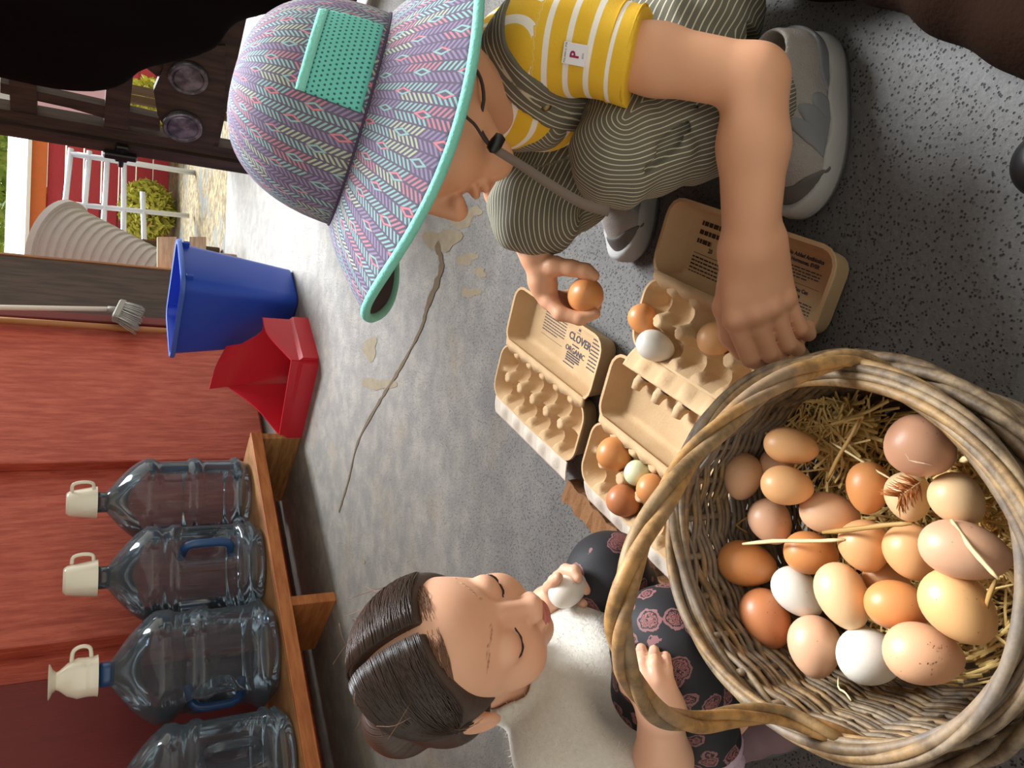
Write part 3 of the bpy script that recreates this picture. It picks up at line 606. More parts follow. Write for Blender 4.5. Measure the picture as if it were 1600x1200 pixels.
def carton(h0, z0, label, empty, prints, slots=False, lidw=M_PULP, flapz=-.020):
    """h0: far end of the hinge, z0: height of what it stands on"""
    h0 = np.array(h0, dtype=float); h0[2] = z0; cen = h0+HD*LC/2
    c = thing('egg_carton', label, 'egg carton', cen, 'egg cartons on the floor')
    # lid lying open, hollow side up
    lc = cen+HN*(WLD/2+.004)
    lo = [(LC-.026, WLD-.024, .016, .001), (LC-.016, WLD-.014, .02, .006), (LC-.004, WLD-.004, .024, DLD-.004), (LC+.004, WLD+.003, .028, DLD-.001), (LC+.004, WLD+.003, .028, DLD+.0015), (LC-.006, WLD-.007, .022, DLD+.001), (LC-.020, WLD-.019, .018, .012), (LC-.034, WLD-.034, .012, .0045)]
    lid = obj('lid', M().loft([frr(lc, HD, HN, a, b, r, z) for a, b, r, z in lo]), lidw, c, sharp=60)
    if slots:
        for k in (-2, -1, 0, 1, 2):
            p = lc+HD*(k*.048)+HN*(WLD/2-.020)+EZ*.012
            obj('stud', M().tube([p+HN*.006-EZ*.008, p-HN*.012+EZ*.010, p-HN*.022+EZ*.012], [.013, .009, .007], 10), lidw, lid)
            q = lc+HD*(k*.048+.012)+HN*(WLD/2-.0165)+EZ*.022
            obj('slot', M().lathe([(0, .0035), (.006, .003), (.0085, 0)], q-HN*.003, nrm(-HN+EZ*.5), 12), M_INKB, lid)
    # tray: two rows of six cups
    ctr = cen-HN*(WTR/2+.002); nu, nv = 97, 37; Z = {}; m = M(); ids = {}; loop_top = []
    def ztop(a, b):                                             # a along, b across, metres from the tray's middle
        su, sv = LC/6, WTR/2; ua = (a+LC/2)/su; ub = (b+WTR/2)/sv
        fa, fb = ua-math.floor(min(max(ua, 0), 5.999))-.5, ub-math.floor(min(max(ub, 0), 1.999))-.5
        r = math.hypot(fa*1.0, fb*1.05); z = .006+.026*min(1, max(0, (r-.20)/.34))**1.3
        e = min(a+LC/2, LC/2-a, b+WTR/2, WTR/2-b)
        z = max(z, .036*max(0, 1-e/.016)**.7+.004 if e < .016 else 0)
        for k in range(1, 6):
            for bb in (0.0, -WTR/2+.004, WTR/2-.004):
                d = math.hypot(a-(-LC/2+k*su), (b-bb)); 
                if d < .019: z = max(z, (.046 if bb == 0 else .039)*min(1, (1-d/.019)*1.9)**.8)
        return z
    for i in range(nu):
        for j in range(nv):
            a, b = -LC/2+LC*i/(nu-1), -WTR/2+WTR*j/(nv-1)
            ax_, bx_ = abs(a)-(LC/2-.028), abs(b)-(WTR/2-.028)
            a2, b2 = a, b
            if ax_ > 0 and bx_ > 0:                             # rounded corners
                d = max(ax_, bx_); h = math.hypot(ax_, bx_); a2 = math.copysign(LC/2-.028+ax_*d/h, a); b2 = math.copysign(WTR/2-.028+bx_*d/h, b)
            m.v.append(tuple(ctr+HD*a2-HN*b2+EZ*ztop(a, b)))
    for i in range(nu-1):
        for j in range(nv-1): m.f.append((i*nv+j, i*nv+j+1, (i+1)*nv+j+1, (i+1)*nv+j))
    m.m = [0]*len(m.f)
    rim = [i*nv for i in range(nu)]+[(nu-1)*nv+j for j in range(1, nv)]+[i*nv+nv-1 for i in range(nu-2, -1, -1)]+[j for j in range(nv-2, 0, -1)]
    P = [np.array(m.v[i]) for i in rim]; cc = np.array(ctr)
    def shr(k, z): return [drop(cc+(p-cc)*k, p[2]*0+z0+z) for p in P]
    lip = [p+nrm(A3(*(p-cc)[:2], 0))*.004+EZ*.0 for p in P]
    m.loft([P, lip, [p-EZ*.004 for p in lip], shr(.97, .030), shr(.93, .004), shr(.88, .0005)], False, True)
    obj('tray', m, M_PULP, c, sharp=70)
    # hinge web and lock flap
    m = M(); N_ = 60; L = []
    for i in range(N_):
        p = cen+HD*(LC*.47*(2*i/(N_-1)-1)); wv = .004*math.sin(i*.62+1.5)
        L.append([p-HN*(.006-wv)+EZ*.041, p+HN*.010+EZ*.0425, p+HN*.010+EZ*.039, p-HN*.006+EZ*.0365])
    obj('hinge', m.loft(L), M_PULP, c)
    FW_ = .036 if flapz < 0 else .027; m = M(); N_, Kf = 80, 10; nv0 = 0; fo = ctr-HN*(WTR/2+.002)
    for i in range(N_):
        for j in range(Kf):
            a = -LC*.46+LC*.92*i/(N_-1); b = FW_*j/(Kf-1); ph = (a+LC/2)/(LC/6); bum = .006*max(0, math.sin(PI*b/FW_))*max(0, math.cos((ph-round(ph))*PI*1.6)) if abs(ph-round(ph)) < .3 else 0
            m.v.append(tuple(fo+HD*a-HN*b+EZ*(.038+flapz*(j/(Kf-1))+bum)))
    for i in range(N_-1):
        for j in range(Kf-1): m.f.append((i*Kf+j, i*Kf+j+1, (i+1)*Kf+j+1, (i+1)*Kf+j))
    m.m = [0]*len(m.f); fl_ = obj('lock_flap', m, M_PULPLIT if flapz < 0 else M_PULP, c); so = fl_.modifiers.new('th', 'SOLIDIFY'); so.thickness = .0022
    # printing on the inside of the lid (a = along the hinge, b = towards the lid's outer edge)
    if prints:
        zf = z0+.0049
        for nm, mt, items in prints:
            m = M()
            for it in items:
                if it[0] == 'T': _, body, size, a, b, bold = it; V, F_ = textmesh(body, size, drop(lc+HD*a+HN*b, zf), HD, HN, .0002, 'LEFT', bold); m.add(V, F_)
                elif it[0] == 'L':                              # rows of print too small to read
                    _, a, b, w, rows, dz, hgt_, seed = it; r_ = random.Random(seed)
                    for k in range(rows):
                        x = a; end = a+w*(1 if k < rows-1 else .7)
                        while x < end:
                            ww = min(r_.uniform(.003, .010), end-x); q = drop(lc+HD*x+HN*(b-k*dz), zf+.0002); m.add([q, q+HD*ww, q+HD*ww+HN*hgt_, q+HN*hgt_], [(0, 1, 2, 3)]); x += ww+.0013
                elif it[0] == 'R':
                    _, a, b, w, h_ = it; q = drop(lc+HD*a+HN*b, zf+.0002); m.add([q, q+HD*w, q+HD*w+HN*h_, q+HN*h_], [(0, 1, 2, 3)])
            obj(nm, m, mt, lid, smooth=False)
    return c, ctr
pr_A = [('printed_text', M_INK, [('L', -.085, .030, .075, 8, .0052, .0018, 1), ('R', -.085, -.015, .075, .0006), ('T', 'CLOVER', .0185, .002, .008, .0004), ('L', .018, .000, .030, 1, .004, .0022, 5), ('T', 'ORGANIC', .0135, .000, -.013, .0002), ('L', .008, -.017, .042, 4, .0042, .0026, 3), ('L', .004, -.036, .048, 1, .004, .002, 4),
        ('L', .072, .030, .05, 9, .0062, .0022, 2), ('R', .022, .024, .012, .0008), ('R', .026, .028, .006, .004)])]
pr_B = [('printed_text', M_INK, [('T', 'No Added Antibiotics', .0062, .046, .030, .0003), ('T', 'or Hormones, EVER', .0062, .046, .0232, .0003), ('L', .046, .017, .058, 4, .0036, .0014, 11), ('R', .044, .000, .064, .0005), ('T', 'Freshness You Can', .0062, .046, -.0085, .0003), ('T', 'See and Taste', .0062, .050, -.0153, .0003), ('L', .044, -.0205, .062, 5, .0036, .0014, 12), ('T', '.COM', .0052, .088, -.0425, .0003)]),
        ('nutrition_panel', M_INKB, [('L', -.112, -.018, .10, 6, .0050, .0020, 13), ('R', -.112, -.012, .10, .0007), ('L', -.112, .026, .042, 3, .012, .006, 14), ('L', -.06, .030, .06, 8, .0048, .0018, 15), ('R', -.085, .040, .016, .004), ('T', '20', .008, -.085, -.006, .0003)])]
hA = on(787, 533, .042); hB = on(1012, 428, .045); hC = on(930, 652, .042)
carton(hA, 0.0, 'open empty egg carton, farthest away, with CLOVER printed inside its lid', True, pr_A, flapz=-.008)
carton(hB, 0.0005, 'open egg carton beside the near shoe, under the reaching hand', False, pr_B, flapz=.014)
carton(hC, 0.0, 'open egg carton holding four eggs beside the basket', False, None, slots=True)
# strip of brown card by the third carton
a, b = on(888, 764, .012), on(1040, 932, .012); d = nrm(b-a); nn = np.cross(EZ, d)
cs = M(); Lq = []
for i in range(24):
    k = i/23; p = drop(a+(b-a)*k, .002); w = .020+.003*math.sin(i*1.7); Lq.append([p-nn*w, p+nn*w, p+nn*(w-.002)+EZ*(.016+.002*math.sin(i)), p-nn*(w-.004)+EZ*(.020+.002*math.sin(i*2.1))])
tag(obj('card_strip', cs.loft(Lq), M_CARD, org=drop((a+b)/2, 0), smooth=False), 'strip of torn brown card along the third carton', 'card')

# ================================================================== eggs
def eggmat(name, col, speck=0.0, dark=None):
    t = NT(name); v = t.coord('Object'); n1 = t.noise(v, 45, 4, .6); n2 = t.noise(v, 14, 3)
    c = t.mix(n2, mul(col, .90), mul(col, 1.08)); c = t.mix(t.math('MULTIPLY', t.ramp(n1, .52, .75), .25), c, mul(col, 1.25))
    if speck: c = t.mix(t.math('MULTIPLY', t.math('SUBTRACT', 1.0, t.ramp(t.vor(v, 150), .06, .12)), t.math('MULTIPLY', t.ramp(t.noise(v, 38, 2), .52-.2*speck, .62-.2*speck), .8)), c, dark or mul(col, .35))
    t.bump(t.noise(v, 420, 2), .06, .001); return t.done(c, .42, Subsurface_Weight=.05, Subsurface_Radius=(.01, .005, .003), Subsurface_Scale=.3)
EM = {'tan': eggmat('egg_tan', hx('#dda670')), 'peach': eggmat('egg_peach', hx('#e0b189')), 'orange': eggmat('egg_orange', hx('#d68f54'), .15), 'brown': eggmat('egg_brown', hx('#bd774b'), .3),
      'pink': eggmat('egg_pink', hx('#d6a583'), .2), 'cream': eggmat('egg_cream', hx('#e3bd8e')), 'white': eggmat('egg_white', hx('#d8d1c4'), .12), 'green': eggmat('egg_pale_green', hx('#dde0b6')), 'speck': eggmat('egg_speckled', hx('#d5a27c'), .6), 'dirty': eggmat('egg_dirty', hx('#dfab72'), .35), 'mauve': eggmat('egg_mauve', hx('#c79373'), .1)}
def eggverts(a, b, n=28, k=18):
    L = []
    for i in range(1, k):
        ph = PI*i/k; x = a*math.cos(ph); r = b*math.sin(ph)*(1-.13*math.cos(ph)); L.append((r, x))
    return [(0.0005, a)]+L+[(.0005, -a)]
def egg(c, ax, a, b, mt, label, group=None):
    o = obj('egg', M().lathe(eggverts(a, b), c, ax, 30), EM[mt], org=np.array(c)); return tag(o, label, 'egg', group)
BC = A3(-.134, .432, 0)                                         # middle of the basket
def zegg(x, lift): return np.interp(x, [1130, 1330, 1540], [.122, .126, .142])+lift
# photo x, y, width, height of each egg as seen, tilt of its long axis, blunt end, lift over its neighbours
EGGS = [(1163, 743, 75, 59, 100, 'peach', 0, 'peach egg at the far wall, beside the two tan eggs'), (1236, 697, 83, 57, 12, 'tan', .024, 'golden tan egg under the far right wall of the basket'),
 (1232, 762, 80, 61, 10, 'tan', .032, 'tan egg resting on top, between the peach egg and the straw'), (1204, 815, 74, 64, 60, 'pink', 0, 'pinkish egg half hidden under the pale straw stalk, far side'), (1294, 799, 90, 64, 10, 'peach', .004, 'large peach egg with a small stain beside the split straw'),
 (1356, 762, 82, 64, 92, 'orange', 0, 'bright orange egg beside the egg with a feather'), (1419, 776, 78, 68, 80, 'cream', 0, 'cream egg with a rust feather stuck on it'), (1438, 698, 52*2, 96, 25, 'mauve', .035, 'large mauve-brown cracked egg by the right rim'),
 (1496, 781, 88, 76, 50, 'cream', .012, 'pale cream egg next to the feathered egg, near the camera'), (1167, 881, 91, 70, 12, 'orange', .004, 'orange-tan egg at the far left with a stalk across it'), (1267, 864, 82, 66, 8, 'orange', -.004, 'orange egg lying low under the long pale stalk'),
 (1351, 853, 82, 76, 70, 'tan', 0, 'yellow-tan egg in the middle, under the brown stalk'), (1424, 862, 88, 80, 70, 'tan', -.006, 'tan egg tucked behind the two big near eggs'), (1506, 863, 130, 90, 14, 'pink', .026, 'longest pinkish egg with a bent straw over it, by the near rim'),
 (1197, 966, 94, 74, 62, 'brown', .006, 'dark reddish brown egg at the left wall'), (1247, 927, 88, 66, 45, 'white', -.004, 'white egg between the reddish brown and cream eggs'), (1317, 933, 106, 76, 66, 'cream', .012, 'tall cream egg in the middle of the left half'),
 (1272, 1009, 95, 79, 85, 'pink', .004, 'rounded pinkish egg at the left front'), (1358, 1024, 98, 86, 5, 'white', .004, 'white egg at the left front, beside the speckled egg'), (1404, 946, 100, 75, 8, 'orange', .002, 'smooth orange-tan egg between the white and dirty eggs'),
 (1498, 945, 124, 98, 48, 'dirty', .022, 'big tan egg with a patch of dark dirt, near the camera'), (1442, 1022, 116, 94, 10, 'speck', .018, 'big brown-freckled pinkish egg at the left near side'),
 (1212, 730, 60, 50, 60, 'peach', -.02, 'peach egg mostly hidden beneath two tan eggs'), (1385, 905, 70, 55, 20, 'tan', -.03, 'egg mostly hidden under the straw in the middle')]
E_OBJ = []
for (x, y, wl, ws, ang, mt, lift, lab) in EGGS:
    z = zegg(x, lift); c = on(x, y, z); d = float((c-CP)@FW); a, b = wl/2/FPX*d, ws/2/FPX*d
    an = math.radians(ang); dirv = -UP*math.cos(an)-RT*math.sin(an); v0 = nrm(c-CP); ax = nrm(dirv-v0*(dirv@v0)); ax = nrm(ax+v0*.0)
    E_OBJ.append([c, ax, a, b, mt, lab])
# settle: slide touching eggs apart along the line of sight (deeper ones further down)
for it in range(60):
    mv = 0
    for i in range(len(E_OBJ)):
        for j in range(i):
            A_, B_ = E_OBJ[i], E_OBJ[j]; dv = A_[0]-B_[0]; L = np.linalg.norm(dv); n_ = dv/L
            def sup(e): c_ = abs(n_@e[1]); return math.sqrt((e[2]*c_)**2+(e[3]**2)*(1-c_*c_))
            ov = (sup(A_)+sup(B_))*.975-L
            if ov > 0:
                va, vb = nrm(A_[0]-CP), nrm(B_[0]-CP)
                hi, lo = (A_, B_) if A_[0][2] > B_[0][2] else (B_, A_)
                for e, s_ in ((hi, -.5), (lo, .5)):
                    vv = nrm(e[0]-CP); st = vv*ov*s_*.6
                    if (e[0]+st)[2] < .062 and s_ > 0: continue
                    k = np.linalg.norm(e[0]+st-CP)/np.linalg.norm(e[0]-CP); e[0] = e[0]+st; e[2] *= k; e[3] *= k
                w_ = A3(n_[0], n_[1], 0)*ov*.22; A_[0] = A_[0]+w_; B_[0] = B_[0]-w_; mv += ov
for c, ax, a, b, mt, lab in E_OBJ: egg(c, ax, a, b, mt, lab, 'eggs in the basket')
for (x, y, w, h_, ang, mt, z, lab) in ((1004, 499, 44, 50, 60, 'orange', .040, 'orange egg at the far end of the carton by the shoe, half hidden'), (1024, 541, 62, 48, 20, 'white', .045, 'cream-white egg in the carton by the shoe'), (1118, 530, 58, 52, 10, 'tan', .044, 'pale tan egg in the carton under the reaching hand'),
                                       (960, 710, 56, 52, 20, 'orange', .042, 'orange egg nearest the lid in the four-egg carton'), (997, 740, 44, 40, 20, 'green', .042, 'pale green egg in the four-egg carton'), (1020, 765, 52, 48, 20, 'orange', .044, 'light brown egg beside the basket handle in the four-egg carton'), (974, 783, 54, 50, 30, 'brown', .042, 'dark brown egg at the open side of the four-egg carton')):
    c = on(x, y, z); d = float((c-CP)@FW); an = math.radians(ang); dirv = -UP*math.cos(an)-RT*math.sin(an); v0 = nrm(c-CP); ax = nrm(dirv-v0*(dirv@v0)+EZ*.2)
    egg(c, ax, max(w, h_)/2/FPX*d, min(w, h_)/2/FPX*d, mt, lab, 'eggs in the cartons')

# ================================================================== willow basket
def willow(name, a, b, sc=1.0):
    t = NT(name); v = t.coord('Object'); n1 = t.noise(v, 60*sc, 5, .65); n2 = t.noise(v, 9, 3); c = t.mix(t.ramp(n1, .3, .7), a, b)
    c = t.mix(t.math('MULTIPLY', t.ramp(n2, .45, .65), .55), c, hx('#7a7168')); t.bump(n1, .35, .002); return t.done(c, .6)
M_W1 = willow('willow_grey_brown', hx('#4d3d2c'), hx('#8a7456')); M_W2 = willow('willow_tan', hx('#5d4629'), hx('#947448')); M_W3 = willow('willow_dark', hx('#453525'), hx('#7c6548'))
M_WH = willow('willow_handle', hx('#6d4e26'), hx('#a67b44'))
bk = thing('wicker_basket', 'round willow basket of eggs with a tall twisted handle', 'basket', BC)
RB, RTOP, ZT, EY = .131, .151, .198, 1.12
def rad(z): k = min(1, max(0, z/ZT)); return RB+(RTOP-RB)*(k**.75)+.010*math.sin(PI*k)
NS = 24; rr_ = random.Random(5)
for i in range(NS):
    a = 2*PI*i/NS; pts = [BC+A3(math.cos(a), math.sin(a)*EY, 0)*rad(z)+EZ*z for z in np.linspace(.006, ZT-.004, 8)]
    obj('stake', M().tube(pts, .0042, 6), M_W3, bk)
NR = 44
for r_i in range(NR):
    z0 = .010+(ZT-.022)*r_i/(NR-1); N_ = NS*6; ph = r_i % 2; tx, ty = rr_.uniform(-.003, .003), rr_.uniform(-.003, .003); th = rr_.uniform(.0024, .0034); pts = []; rs = []
    p1, p2 = rr_.random()*6, rr_.random()*6
    for i in range(N_):
        a = 2*PI*i/N_; w = math.cos(NS/2*a+PI*ph)*.0029; z = z0+.0022*math.sin(NS/2*a+PI*ph+.8)+tx*math.cos(a)+ty*math.sin(a)+.0016*math.sin(5*a+p1)
        pts.append(BC+A3(math.cos(a), math.sin(a)*EY, 0)*(rad(z0)+w)+EZ*max(z, .005)); rs.append(th*(1+.22*math.sin(3*a+p2)))
    obj('weaver', M().tube(pts, rs, 6, closed=True), (M_W1, M_W2, M_W1, M_W3)[rr_.randrange(4)], bk)
# base
m = M(); m.lathe([(.0005, .012), (RB*.6, .011), (RB, .014), (RB+.004, .008), (RB*.9, .002), (.0005, .002)], BC, EZ, 48); obj('base', m, M_W1, bk)
# braided rim: six rods running round and round each other
for k in range(9):
    N_ = 200; pts = []; rs = []
    for i in range(N_):
        a = 2*PI*i/N_; q = (2 if k < 5 else 3)*a+2*PI*k/9; pts.append(BC+A3(math.cos(a), math.sin(a)*EY, 0)*(RTOP+.003+.0090*math.cos(q)*(1 if k < 5 else .6))+EZ*(ZT+.002+.0085*math.sin(q)*(1 if k < 5 else .6))); rs.append(.0040+.0009*math.sin(3*a+k*2))
    obj('rim_rod', M().tube(pts, rs, 7, closed=True), (M_W1, M_W2, M_W3)[k % 3], bk)
# outer wale: two loose rods
for k in range(3):
    N_ = 160; pts = []
    for i in range(N_):
        a = 2*PI*i/N_; q = 7*a+2*PI*k/3; pts.append(BC+A3(math.cos(a), math.sin(a)*EY, 0)*(rad(ZT*.86)+.013+.004*math.cos(q))+EZ*(ZT-.030+.007*math.sin(q)))
    obj('wale_rod', M().tube(pts, .0048, 6, closed=True), (M_W1, M_W3)[k % 2], bk)
# handle: twisted rods arching from the right rim to the left rim
HP = [(1395, 588, .170), (1330, 562, .205), (1255, 580, .245), (1190, 616, .29), (1130, 664, .335), (1075, 720, .375), (1030, 790, .41), (993, 865, .435), (972, 940, .445), (968, 1000, .44), (985, 1060, .415), (1022, 1110, .375), (1080, 1128, .325), (1150, 1118, .275), (1225, 1120, .228), (1290, 1143, .208), (1345, 1166, .182)]
hp = []
for (x, y, z) in HP: hp.append(on(x, y, z))
hc = bez(hp, 150)
for k in range(3):
    pts = []; rs = []
    for i, p in enumerate(hc):
        T_ = nrm(hc[min(i+1, 149)]-hc[max(i-1, 0)]); u = nrm(np.cross(T_, (0, 1, 0))); w = np.cross(T_, u); q = i*.13+2*PI*k/3
        e = .0045; pts.append(p+(u*math.cos(q)+w*math.sin(q))*e); rs.append((.0053, .0049, .0042)[k]*(1-.25*max(0, abs(i-75)-60)/15))
    obj('handle_rod', M().tube(pts, rs, 10), (M_WH, M_W2, M_WH)[k], bk)
# ================================================================== straw and feather
t = NT('straw'); v = t.coord('Object'); oi = t.n('ObjectInfo'); n1 = t.noise(v, 90, 3); M_STRAW = t.done(t.mix(n1, hx('#bd9140'), hx('#efd692')), .55)
M_STRAW2 = plain('pale_straw', hx('#d6c08e'), .6, .12, 40); M_STRAW3 = plain('brown_straw', hx('#a98346'), .6, .15, 40)
m = M(); rs_ = random.Random(21)
def blade(m, p, d, L, w, bend=.0, n=4):
    d = nrm(d); s_ = nrm(np.cross(d, EZ+A3(.1, .2, 0))); nn = np.cross(s_, d); lp = []
    for i in range(n):
        k = i/(n-1); q = p+d*L*(k-.5)+nn*bend*(.25-(k-.5)**2)*4*L; lp.append([q-s_*w, q-nn*w*.5, q+s_*w, q+nn*w*.6])
    m.loft(lp)
for i in range(1500):
    a, r = rs_.random()*2*PI, math.sqrt(rs_.random())*(.112+.016*rs_.random()); z = rs_.uniform(.03, .068)+.10*max(0, r-.115)
    p = BC+A3(math.cos(a)*r, math.sin(a)*r, z); d = A3(rs_.gauss(0, 1), rs_.gauss(0, 1), rs_.gauss(0, .22)); L = rs_.uniform(.02, .06)
    if r > .1: d = A3(-math.sin(a), math.cos(a), rs_.gauss(0, .4)); L *= .7
    blade(m, p, d, L, rs_.uniform(.0006, .0016), rs_.uniform(-.1, .1))
for i in range(420):                                            # heaped where the basket is empty of eggs (far right)
    c0 = on(1300+rs_.gauss(0, 28), 672+rs_.gauss(0, 22), .085); p = c0+A3(0, 0, rs_.uniform(-.02, .022)); d = A3(rs_.gauss(0, 1), rs_.gauss(0, 1), rs_.gauss(0, .3)); blade(m, p, d, rs_.uniform(.02, .06), rs_.uniform(.0007, .0019), rs_.uniform(-.12, .12))
for i in range(260):                                            # and tucked against the near right wall
    k = rs_.random(); c0 = on(1480+90*k+rs_.gauss(0, 8), 690+190*k+rs_.gauss(0, 14), .115); d = A3(rs_.gauss(-.2, .5), rs_.gauss(-.6, .5), rs_.gauss(.4, .4)); blade(m, c0, d, rs_.uniform(.02, .05), rs_.uniform(.0007, .0018), rs_.uniform(-.12, .12))
tag(obj('straw_bedding', m, M_STRAW, org=BC+EZ*.03, smooth=False), 'loose golden straw bedding under the eggs', 'straw', kind='stuff')
STALKS = [((1160, 850, .152), (1320, 843, .150), .0024, M_STRAW2, 'long pale straw stalk across the eggs in the middle'), ((1285, 832, .152), (1425, 818, .156), .0028, M_STRAW3, 'brown split straw stalk ending beside the feathered egg'), ((1292, 752, .125), (1342, 655, .125), .0026, M_STRAW3, 'thick golden stalk standing out of the straw heap'), ((1296, 690, .12), (1395, 750, .135), .0014, M_STRAW2, 'thin pale stalk running under the cracked egg'),
          ((1126, 790, .115), (1168, 832, .115), .0016, M_STRAW3, 'short green-gold stalk crossing another by the far wall'), ((1128, 842, .115), (1168, 808, .115), .0015, M_STRAW3, 'short brown stalk crossing the green-gold one'), ((1486, 812, .178), (1560, 905, .185), .0026, M_STRAW2, 'bent straw lying over the longest egg'), ((1118, 966, .13), (1162, 986, .12), .0022, M_STRAW2, 'pale straw stub poking through the left wall'), ((1548, 700, .18), (1500, 720, .165), .0036, M_STRAW2, 'short cut pale stalk on the right rim'), ((1556, 905, .165), (1540, 975, .155), .0024, M_STRAW3, 'golden stalk along the near wall beside the dirty egg'), ((1310, 1055, .125), (1330, 1095, .15), .0012, M_STRAW2, 'grey-green stalk hanging at the left front wall')]
for a, b, w, mt, lab in STALKS:
    p, q = on(*a), on(*b); rb_ = random.Random(int(a[0]*7+a[1])); mid_ = p*.6+q*.4+A3(rb_.uniform(-.003, .003), rb_.uniform(-.003, .003), .003); mid2 = p*.25+q*.75+A3(rb_.uniform(-.002, .002), rb_.uniform(-.002, .002), .002); pts = bez([p, mid_, mid2, q], 8); tag(obj('straw_stalk', M().tube(pts, [w*.5, w*.8, w*.9, w*.75, w*.85, w*.7, w*.75, w*.4], 6, flat=.55), mt, org=p), lab, 'straw', 'long stalks on the eggs')
# feather on the cream egg
fe = E_OBJ[6]; vd = nrm(CP-fe[0]); M_FEA = plain('rust_feather', hx('#a9662f'), .7, .3, 60)
ft = thing('feather', 'small rust-brown feather on the cream egg', 'feather', fe[0]+vd*fe[3])
q0 = on(1398, 742, .16); t0 = at(1404, 776, float((fe[0]-CP)@FW)-fe[3]*1.0); t1 = at(1440, 752, float((fe[0]-CP)@FW)-fe[3]*1.0); fd = nrm(t1-t0); fs = nrm(np.cross(vd, fd)); 
sp = bez([t0, t0*.5+t1*.5+vd*.004, t1], 12); obj('quill', M().tube(sp, .0005, 5), M_STRAW2, ft); m = M(); rf = random.Random(9)
for i in range(70):
    k = rf.random(); p = sp[int(k*11)]; s_ = rf.choice((-1, 1)); tip = p+fs*s_*rf.uniform(.006, .014)-fd*rf.uniform(.004, .012)-vd*rf.uniform(0, .004); m.tube([p, (p+tip)/2+vd*.001, tip], [.0006, .0008, .0002], 3)
o = obj('barbs', m, M_FEA, ft); o['kind'] = 'stuff'

def rayegg(e, x, y):                                            # first point of egg e on the sight line through (x, y)
    r = nrm(ray(x, y)); c, ax, a, b_ = e[0], e[1], e[2], e[3]; o = CP-c
    def sc(v): p_ = ax*(v@ax); return p_/a+(v-p_)/b_
    O, D_ = sc(o), sc(r); A_ = D_@D_; B_ = O@D_; C_ = O@O-1; q = B_*B_-A_*C_
    return CP+r*((-B_-math.sqrt(max(q, 0)))/A_)
eggs_in = [o for o in COL.objects if o.name.startswith('egg') and o.get('group') == 'eggs in the basket']
for idx, pts in ((7, [(1393, 690), (1403, 697), (1408, 706), (1416, 710), (1421, 719), (1432, 722), (1444, 724), (1456, 727)]),):
    e = E_OBJ[idx]; P = [rayegg(e, *q) for q in pts]; P = [p+nrm(p-e[0])*.0001 for p in P]
    ro_ = random.Random(2); obj('crack', M().tube(P, [.0002, .0005, .0004, .0006, .0005, .0007, .0006, .0002], 5), plain('crack_edge', hx('#e8c7a2'), .6, .1), eggs_in[idx], smooth=False)
for idx, cxy, n_, sd in ((20, (1497, 913), 34, 3), (21, (1466, 1008), 22, 4)):
    e = E_OBJ[idx]; r_ = random.Random(sd); m = M()
    for i in range(n_):
        p = rayegg(e, cxy[0]+r_.gauss(0, 9 if idx != 21 else 16), cxy[1]+r_.gauss(0, 6 if idx != 21 else 22)); nn = nrm(p-e[0]); u = nrm(np.cross(nn, (r_.random(), r_.random(), .3))); w = np.cross(nn, u); k = r_.uniform(.0004, .0011)
        m.add([p+nn*.0002+(u*math.cos(t_)*k+w*math.sin(t_)*k*.6) for t_ in np.linspace(0, 5.24, 6)]+[p+nn*.0006], [(j, (j+1) % 6, 6) for j in range(6)])
    obj('dirt', m, plain('egg_dirt', hx('#6b4320'), .9, .2), eggs_in[idx], smooth=False)
# ================================================================== people
def skinmat(name, a, b):
    t = NT(name); v = t.coord('Object'); n1 = t.noise(v, 14, 4); n2 = t.noise(v, 300, 3); t.bump(n2, .08, .001)
    return t.done(t.mix(n1, a, b), .5, Subsurface_Weight=.12, Subsurface_Radius=(.02, .008, .005), Subsurface_Scale=.25)
M_SKIN1 = skinmat('boy_skin', hx('#c98f6b'), hx('#d9a37f')); M_SKIN2 = skinmat('girl_skin', hx('#d09a7c'), hx('#e0b193'))
M_LIP = plain('lip', hx('#b4685c'), .4, .08); M_BLACK = plain('black_plastic', hx('#0d0c0d'), .4, .1); M_LASH = plain('lash', hx('#2a1a14'), .7, .1); M_BROW = plain('brow', hx('#b88c6e'), .8, .2, 90)
def clone(sd):
    r = SDF.__new__(SDF); r.lo, r.h, r.n = sd.lo, sd.h, sd.n; r.D = sd.D.copy(); return r
def isect(sd, base, infl):                                      # keep sd's region only within base inflated by infl
    r = clone(sd); r.D = np.maximum(base.D-infl, sd.D); return r
def rows(f, s, u): return np.stack([f, s, u])
# ------------------------------------------------------------------ boy
hcB = at(612, 195, .77)
gB = nrm(-.93*RT-.32*UP+.10*FW); uB = .95*UP-.30*RT-.05*FW; uB = nrm(uB-gB*(uB@gB)); sB = np.cross(gB, uB); AXB = rows(gB, sB, uB)
def hB_(f, s, u): return hcB+gB*f+sB*s+uB*u
SL = at(852, 62, .795); SRr = SL+A3(-.03, .165, .0); EL = at(1180, 122, .745); WL = at(1172, 392, .775)
ER = at(790, 300, 1.12); WR = at(838, 398, 1.0)
PELV = A3(.455, .78, .115); CHEST = (SL+SRr)/2+A3(.01, 0, -.035); NBB = (SL+SRr)/2+A3(-.03, -.01, .045)
KL = at(968, 245, .835); HL = A3(.445, .705, .115); AL = A3(.330, .612, .075)
KR = at(838, 325, .985); HR = A3(.455, .86, .115); AR = A3(.325, .915, .075)
TAX = nrm(CHEST-PELV)
lo, hi = (-.02, .46, -.005), (.60, 1.02, .66)
b = SDF(lo, hi, .0023)
b.ell(hB_(-.008, 0, .012), (.090, .073, .084), AXB, 0).ell(hB_(.032, 0, -.036), (.054, .055, .062), AXB, .02)
b.cone(hB_(.066, .006, -.088), hB_(.066, -.006, -.088), .018, .018, .022)
